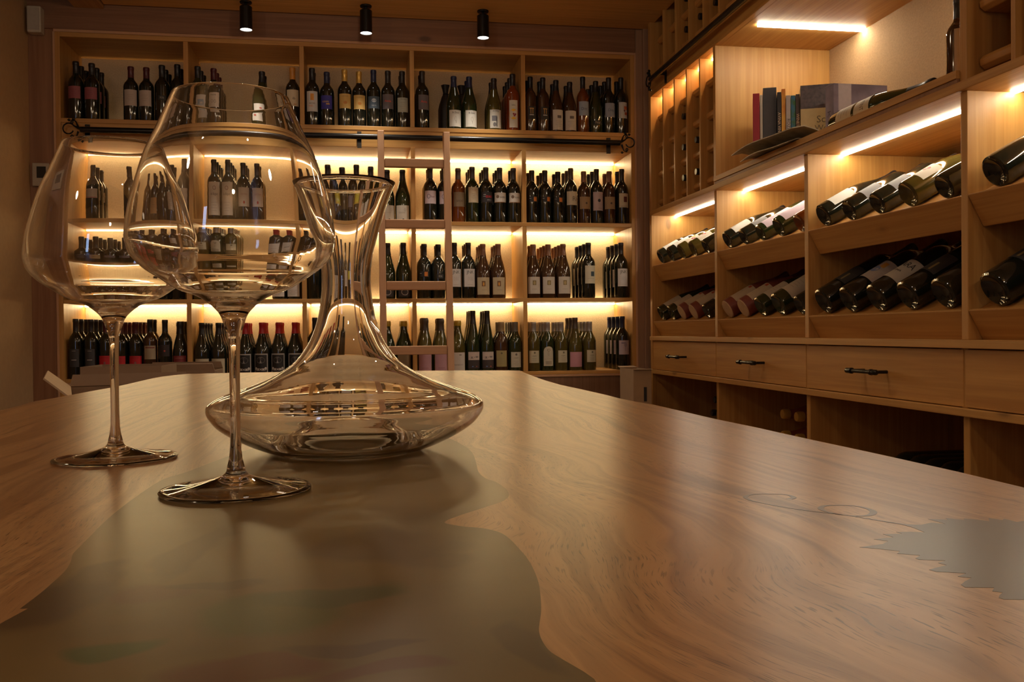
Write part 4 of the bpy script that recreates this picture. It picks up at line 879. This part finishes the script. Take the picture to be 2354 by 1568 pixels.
def table_wood():
    mt, n, b = nt_new('oak table top'); v = objco(n, False)
    # low-frequency warp of the grain, stronger around the resin river
    w1 = noise(n, mapping(n, v, (3.2, 1.9, 1)), 1., 2, .5); w2 = noise(n, mapping(n, v, (9, 5, 1), (3, 1, 0)), 1., 2, .5)
    sx = nd(n, 'ShaderNodeSeparateXYZ'); n.links.new(v, sx.inputs[0])
    near = ramp(n, mth(n, 'MULTIPLY', mth(n, 'ABSOLUTE', mth(n, 'SUBTRACT', sx.outputs[0], .05)), 5.), [(.0, 1.), (.9, .25)])
    wx = mth(n, 'ADD', mth(n, 'MULTIPLY', w1, .12), mth(n, 'MULTIPLY', mth(n, 'MULTIPLY', w2, .09), near))
    cx = nd(n, 'ShaderNodeCombineXYZ'); n.links.new(mth(n, 'ADD', sx.outputs[0], wx), cx.inputs[0]); n.links.new(sx.outputs[1], cx.inputs[1]); vec = cx.outputs[0]
    ring = noise(n, mapping(n, vec, (34, 1.1, 1)), 1., 4, .6, .4)
    ring2 = noise(n, mapping(n, vec, (120, 3., 1)), 1., 3, .55)
    fib = noise(n, mapping(n, vec, (900, 22, 1)), 1., 2)
    pore = noise(n, mapping(n, vec, (2100, 75, 1), (5, 9, 0)), 1., 1, .4)
    patchy = noise(n, v, 5.5, 2)
    c = ramp(n, ring, [(.34, (.12, .052, .020)), (.42, (.38, .20, .088)), (.50, (.43, .24, .110)), (.57, (.24, .115, .046)), (.64, (.42, .235, .108)), (.76, (.47, .27, .135))])
    c = mixc(n, mth(n, 'MULTIPLY', ramp(n, ring2, [(.42, 0.), (.66, 1.)]), .35), c, (.21, .095, .036))
    c = mixc(n, mth(n, 'MULTIPLY', patchy, .25), c, (.30, .15, .07))
    c = mixc(n, mth(n, 'MULTIPLY', fib, .25), c, (.22, .11, .05))
    pm = mth(n, 'MULTIPLY', ramp(n, pore, [(.60, 0.), (.66, 1.)]), ramp(n, noise(n, mapping(n, vec, (16, 6, 1)), 1., 2), [(.42, .12), (.6, 1.)]))
    c = mixc(n, mth(n, 'MULTIPLY', pm, .9), c, (.075, .036, .014))
    crk = ramp(n, noise(n, mapping(n, vec, (70, 6., 1), (2, 4, 0)), 1., 3, .7), [(.765, 0.), (.79, 1.)])
    c = mixc(n, mth(n, 'MULTIPLY', crk, .8), c, (.05, .025, .012))
    c = mixc(n, 1., c, (.97, .95, .78), 'MULTIPLY')
    n.links.new(c, b.inputs['Base Color'])
    b.inputs['Roughness'].default_value = .278
    b.inputs['Specular IOR Level'].default_value = .35
    bp = nd(n, 'ShaderNodeBump'); bp.inputs['Strength'].default_value = .35; bp.inputs['Distance'].default_value = .0003; bp.invert = True
    return mt
def resin_mat():
    mt, n, b = nt_new('brown resin with sunk leaves and painted edge shade'); v = objco(n, False)
    nf = noise(n, mapping(n, v, (5, 9, 1)), 1., 3); c = ramp(n, nf, [(.3, (.068, .043, .014)), (.65, (.135, .086, .028))])
    wob = nd(n, 'ShaderNodeTexNoise'); wob.inputs['Scale'].default_value = 16; n.links.new(v, wob.inputs['Vector'])
    wv = nd(n, 'ShaderNodeVectorMath', operation='MULTIPLY_ADD'); n.links.new(wob.outputs['Color'], wv.inputs[0]); wv.inputs[1].default_value = (.055, .055, 0)
    n.links.new(v, wv.inputs[2])
    GR, BR, RD, DG = (.035, .050, .010), (.045, .024, .009), (.070, .020, .009), (.026, .036, .010)
    for (px, py, hw, hh, col, am) in ((230, 1492, 115, 26, GR, .8), (600, 1425, 190, 50, GR, .6), (760, 1378, 190, 22, DG, .7), (880, 1250, 210, 42, BR, .55), (560, 1548, 230, 26, RD, .8), (880, 1556, 170, 22, RD, .7), (300, 1372, 130, 24, RD, .6), (430, 1270, 60, 50, BR, .5), (1000, 1300, 120, 26, BR, .45), (480, 1350, 170, 12, BR, .6), (800, 1500, 200, 12, BR, .75), (60, 1400, 130, 60, BR, .7), (1215, 1500, 60, 60, BR, .6), (190, 1330, 70, 40, BR, .6)):  # sunk leaves; brown patches on the rim paint in the river wall's shade
        p = hit(px, py, 2, TZ); q = hit(px+hw, py, 2, TZ); r = hit(px, py-hh, 2, TZ)
        mp = nd(n, 'ShaderNodeMapping', vector_type='TEXTURE'); mp.inputs['Location'].default_value = (p.x+.0275, p.y+.0275, TZ)
        mp.inputs['Rotation'].default_value = (0, 0, random.uniform(-.15, .15)-.1)
        mp.inputs['Scale'].default_value = (abs(q.x-p.x), abs(r.y-p.y)*1.1, 1.); n.links.new(wv.outputs[0], mp.inputs[0])
        ln = nd(n, 'ShaderNodeVectorMath', operation='LENGTH'); n.links.new(mp.outputs[0], ln.inputs[0])
        c = mixc(n, mth(n, 'MULTIPLY', ramp(n, ln.outputs['Value'], [(.70, 1.), (1., 0.)]), min(1., am*1.15)), c, col)
    sc = noise(n, mapping(n, v, (260, 40, 1)), 1., 2)
    n.links.new(c, b.inputs['Base Color']); b.inputs['Roughness'].default_value = .278; b.inputs['Specular IOR Level'].default_value = .22
    return mt
tbl = thing('table', 'long live-edge oak table with a resin river and inlaid vine leaf', 'table', (0, 0, 0))
RES = resin_mat()
slab('tabletop', out, rd, TZ, .05, table_wood(), tbl)
rs = slab('resin_river', rd, None, TZ, .046, RES, tbl); rs['label'] = 'brown translucent resin river'
leafp = [(2350,395),(2300,403),(2250,390),(2200,378),(2190,388),(2080,372),(2090,397),(1990,384),(1890,375),(1900,388),(1750,372),(1770,385),(1615,380),(1690,400),(1750,418),(1640,408),(1560,425),(1400,418),(1500,445),(1590,482),(1480,478),(1370,480),(1415,492),(1270,497),(1350,520),(1200,535),(1310,550),(1270,572),(1090,597),(1250,610),(1400,628),(1380,645),(1555,660),(1520,682),(1545,692),(1750,700),(1695,718),(1760,735),(1690,752),(1625,770),(1680,785),(1910,797),(1845,822),(1950,833),(1900,860),(1870,885),(1900,905),(2125,908),(2110,935),(2190,945),(2165,968),(2160,985),(2200,998),(2350,1000),(2420,1015),(2500,1020),(2480,985),(2620,1000),(2600,960),(2760,950),(2720,905),(2860,860),(2780,830),(2960,770),(2840,740),(3020,660),(2860,650),(2980,570),(2840,560),(2900,480),(2740,480),(2760,420),(2620,430),(2560,388),(2450,402)]
lf = [tp_(1650+x/3.344, 1080+y/3.344) for x, y in leafp]
GREY = M('grey resin inlay', (.095, .082, .072), .28, var=.08, ns=30, spec=.3)
li = slab('leaf_inlay', lf, None, TZ+.00010, .00009, GREY, tbl); li['label'] = 'grey vine-leaf inlay'
def ribbon(pts, ws, name):
    P = [Vector(tp_(1650+x/3.344, 1080+y/3.344)) for x, y in pts]
    P = [Vector(q) for q in spline([tuple(p)+(w,) for p, w in zip(P, ws)], 8)]
    vs, fs = [], []
    for i, p in enumerate(P):
        t = (P[min(i+1, len(P)-1)]-P[max(i-1, 0)]); t = Vector((t.x, t.y, 0)).normalized(); nrm = Vector((-t.y, t.x, 0)); w = p.z/2
        c = Vector((p.x, p.y, TZ+.00012)); vs += [tuple(c+nrm*w), tuple(c-nrm*w)]
    k = len(vs); vs += [(x, y, z-.00011) for x, y, z in vs]
    for i in range(len(P)-1):
        a = 2*i; fs += [(a, a+1, a+3, a+2), (k+a, k+a+2, k+a+3, k+a+1), (a, a+2, k+a+2, k+a), (a+1, k+a+1, k+a+3, a+3)]
    o = newobj(name, mesh(name, vs, fs), GREY, tbl); return o
ribbon([(548,226),(585,214),(545,196),(480,189),(400,187),(320,187),(255,192),(212,208),(230,225),(270,240),(350,258),(450,278),(600,302),(760,324),(900,340),(1020,355),(1130,372),(1250,393),(1400,416),(1480,432)],
       [.0035,.0030,.0020,.0014,.0012,.0012,.0016,.0026,.0024,.0018,.0014,.0013,.0013,.0013,.0013,.0013,.0014,.0014,.0018,.003], 'tendril_inlay')
ribbon([(960,347),(880,335),(815,315),(790,296),(820,279),(900,273),(1000,275),(1090,285),(1160,303),(1197,325),(1175,347),(1110,356),(1010,354)],
       [.0014,.0018,.0022,.0030,.0026,.0016,.0014,.0016,.0024,.0036,.0032,.0020,.0013], 'tendril_loop_inlay')
for sx in (-1, 1):
    for yy in (-.15, 1.75): box('leg', (sx*.27-.035, yy, 0), (sx*.27+.035, yy+.07, TZ-.05), BLACK, tbl, bevel=.004)
for yy in (-.115, 1.785): box('crossbar', (-.235, yy-.02, .05), (.235, yy+.02, .09), BLACK, tbl)
# ---------------------------------------------------------------- glassware
def glass_mat(name, tint=(1, 1, 1)):
    mt, n, b = nt_new(name); v = objco(n); nf = noise(n, v, 40, 2)
    n.links.new(mixc(n, nf, tuple(min(1, x) for x in tint), tuple(x*.985 for x in tint)), b.inputs['Base Color'])
    b.inputs['Roughness'].default_value = 0.; b.inputs['Transmission Weight'].default_value = 1.; b.inputs['IOR'].default_value = 1.5
    return mt
GLASS = glass_mat('clear crystal')
GP = [(.2350,.0339),(.2157,.0420),(.198,.0498),(.1714,.0575),(.1537,.0603),(.1459,.0596),(.1396,.0570),(.1326,.0503),(.1271,.0421),(.1209,.0326),(.1154,.0190),(.1071,.0092),(.0985,.0056),(.0922,.0037)]
def wine_glass(label, px, py, rim_py, foot_w):
    c = hit(px, py, 2, TZ); zc_ = (c-CAM).dot(F)
    zr = hit(px-(18 if px > 400 else 6), rim_py, 1, c.y).z; s = (zr-TZ)/.235
    outer = spline([(r, h) for h, r in GP], 6)
    inner = []
    for (r, h) in outer:
        q_ = max(0, min(1, (.153-h)/.032)); th = .00065+.0017*q_*q_*(3-2*q_)
        if h > .113: inner.append((max(0, r-th), h))
    inner = [p for p in inner if p[0] > .0125] + [(.0100, .1150), (.0052, .1137), (0, .1132)]
    stem = spline([(.0037,.0922),(.0032,.080),(.0030,.055),(.0031,.030),(.0036,.022),(.0048,.0155),(.0068,.0102),(.0150,.0068),(.0290,.0036),(.0405,.0022)], 5)
    foot = [(.0432, .0020), (.0441, .0012), (.0438, .0004), (.0425, .0001), (.0405, .0004), (.0290, .0020), (.0150, .0044), (.0075, .0058), (0, .0062)]
    prof = [(0, .1132)] + inner[::-1][1:] + [(outer[0][0]-.0005, .2354), (outer[0][0]-.0001, .2353)] + outer + stem[1:] + foot
    prof = [(r*s, h*s) for r, h in prof]
    t = thing('wine_glass', label, 'wine glass', (c.x, c.y, TZ+.0004), 'burgundy glasses on the table')
    me = lathe_me('bowl_and_stem', prof, 128)
    newobj('bowl_and_stem', me, GLASS, t)
    # etched fill mark on the far side of the bowl, reads mirrored through the glass
    if px > 400:
        for s_, sz, z, a0 in (('0,1 l', .0062, .1405, .62), ('STOLZLE', .0030, .1475, .80)):
            tv, tf = text_geo(s_, sz); r_ = .0572*s+.0004
            if z > .145: r_ = .0598*s+.0004
            vs = []
            for v in tv:
                a = a0 - v[0]/r_; zz = z*s+v[1]; rr_ = r_ + (zz-z*s)*.45
                vs.append((rr_*math.sin(a), rr_*math.cos(a), zz))
            newobj('etched_mark', mesh('etched_mark', vs, tf), M('etched white mark', (.55, .5, .42), .6), t) if s_ != 'STOLZLE' else newobj('etched_mark', mesh('etched_mark', vs, tf), M('etched white mark', (.55, .5, .42), .6), t)
    return t
wine_glass('front empty balloon wine glass on a tall stem, nearest the camera', 543, 1129, 226, 355)
wine_glass('rear empty balloon wine glass, partly behind the nearer glass', 266, 1056, 336, 296)
DP = [(.2156,.0399),(.1987,.0332),(.183,.0283),(.1673,.0238),(.1518,.0204),(.136,.0193),(.1204,.0207),(.1048,.0235),(.089,.0293),(.0736,.0397),(.0655,.0500),(.0578,.0640),(.0501,.0845),(.0452,.0985),(.0400,.1072),(.0355,.1094),(.0300,.1078),(.0220,.1015),(.0140,.0900),(.0060,.0740),(.0015,.0620),(.0000,.0560)]
c = hit(801, 1036, 2, TZ)
zr = hit(796, 421, 1, c.y).z; s = (zr-TZ)/.2156
outer = spline([(r, h) for h, r in DP], 6)
pun_o = spline([(.0560,.0),(.052,.0008),(.0475,.0050),(.0405,.0125),(.031,.0195),(.020,.0245),(.010,.0268),(.0,.0275)], 5)
def off(P, d):
    o_ = []
    for i, (r, h) in enumerate(P):
        a = P[max(i-1, 0)]; b = P[min(i+1, len(P)-1)]; t = Vector((b[0]-a[0], b[1]-a[1]))
        if t.length < 1e-9: continue
        t.normalize(); o_.append((max(0, r+t.y*d), h-t.x*d))
    return o_
out_all = outer + pun_o[1:]
inn = off(outer, .0029)
bot_in = [(.0545, .0040), (.050, .0050), (.0465, .0095), (.0400, .0165), (.0305, .0232), (.0200, .0278), (.0100, .0300), (0, .0307)]
inn = [p for p in inn if p[1] > .0035 and (p[1] > .008 or p[0] > .060)]
prof = out_all[::-1] + [(outer[0][0]-.0006, .2160), (outer[0][0]-.0020, .2158)] + inn[1:] + spline(bot_in, 4)
t = thing('wine_decanter', 'wide-bottomed clear glass decanter with flared neck behind the glasses', 'decanter', (c.x, c.y, TZ+.0004))
newobj('decanter_body', lathe_me('decanter_body', [(r*s, h*s) for r, h in prof], 144), GLASS, t)
# ---------------------------------------------------------------- added fill lights and window light
def spot(x, y, e, col=(1, .86, .70), size=95, z=2.46, soft=.03, tx=0, ty=0):  # added overhead fill spots, without any fixture
    l = bpy.data.lights.new('added_fill_spot', 'SPOT'); l.energy = e; l.color = col; l.spot_size = math.radians(size); l.spot_blend = .7; l.shadow_soft_size = soft
    o = bpy.data.objects.new('added_fill_spot', l); COL.objects.link(o); o.location = (x, y, z); o.rotation_euler = (tx, ty, 0)
for (x, y, e) in ((-.7, 2.9, 8), (.4, 2.9, 14), (1.0, 1.2, 15), (-.4, .9, 4), (.6, -.4, 12), (-.9, -.4, 4)):
    spot(x, y, e)
def lampp(x, y, z, e, col=(1, .78, .54), r=.05):  # added unseen fill points that brighten ceiling and shelf fronts
    l = bpy.data.lights.new('added_fill_point', 'POINT'); l.energy = e; l.color = col; l.shadow_soft_size = r
    o = bpy.data.objects.new('added_fill_point', l); COL.objects.link(o); o.location = (x, y, z)
for q in ((-1.35, 2.2, 2.15, 7), (-1.3, -.4, 2.15, 6), (.2, -1.2, 2.1, 12), (1.3, -.3, 2.15, 10), (.1, 3.2, 2.28, 5)): lampp(*q)
def area(name, loc, rot, sx, sy, e, col):
    l = bpy.data.lights.new(name, 'AREA'); l.shape = 'RECTANGLE'; l.size = sx; l.size_y = sy; l.energy = e; l.color = col
    o = bpy.data.objects.new(name, l); COL.objects.link(o); o.location = loc; o.rotation_euler = rot
area('window_dusk_light', (-.9, -1.48, 1.35), (math.radians(90), 0, 0), .14, 1.1, 4, (.40, .60, 1.))
for o in bpy.data.objects:
    if o.type == 'LIGHT': o.data.cycles.is_caustics_light = True
    if o.name.startswith(('bowl_and_stem', 'decanter_body')): o.cycles.is_caustics_caster = True
    if o.name in ('tabletop', 'resin_river', 'leaf_inlay'): o.cycles.is_caustics_receiver = True
w = bpy.data.worlds.new('world'); SC.world = w; w.use_nodes = True
w.node_tree.nodes['Background'].inputs[0].default_value = (.9, .6, .35, 1); w.node_tree.nodes['Background'].inputs[1].default_value = .02
# ---------------------------------------------------------------- view
SC.view_settings.view_transform = 'Standard'; SC.view_settings.look = 'None'; SC.view_settings.gamma = 1; SC.view_settings.exposure = 0
SC.view_settings.use_curve_mapping = False
cy = SC.cycles; cy.max_bounces = 12; cy.diffuse_bounces = 3; cy.glossy_bounces = 6; cy.transmission_bounces = 12; cy.transparent_max_bounces = 8
cy.sample_clamp_indirect = 4.; cy.caustics_refractive = True; cy.caustics_reflective = True; cy.blur_glossy = 1.
for o in bpy.data.objects:
    if 'base' in o: del o['base']
print('bottles', NB[0], 'objects', len(bpy.data.objects))
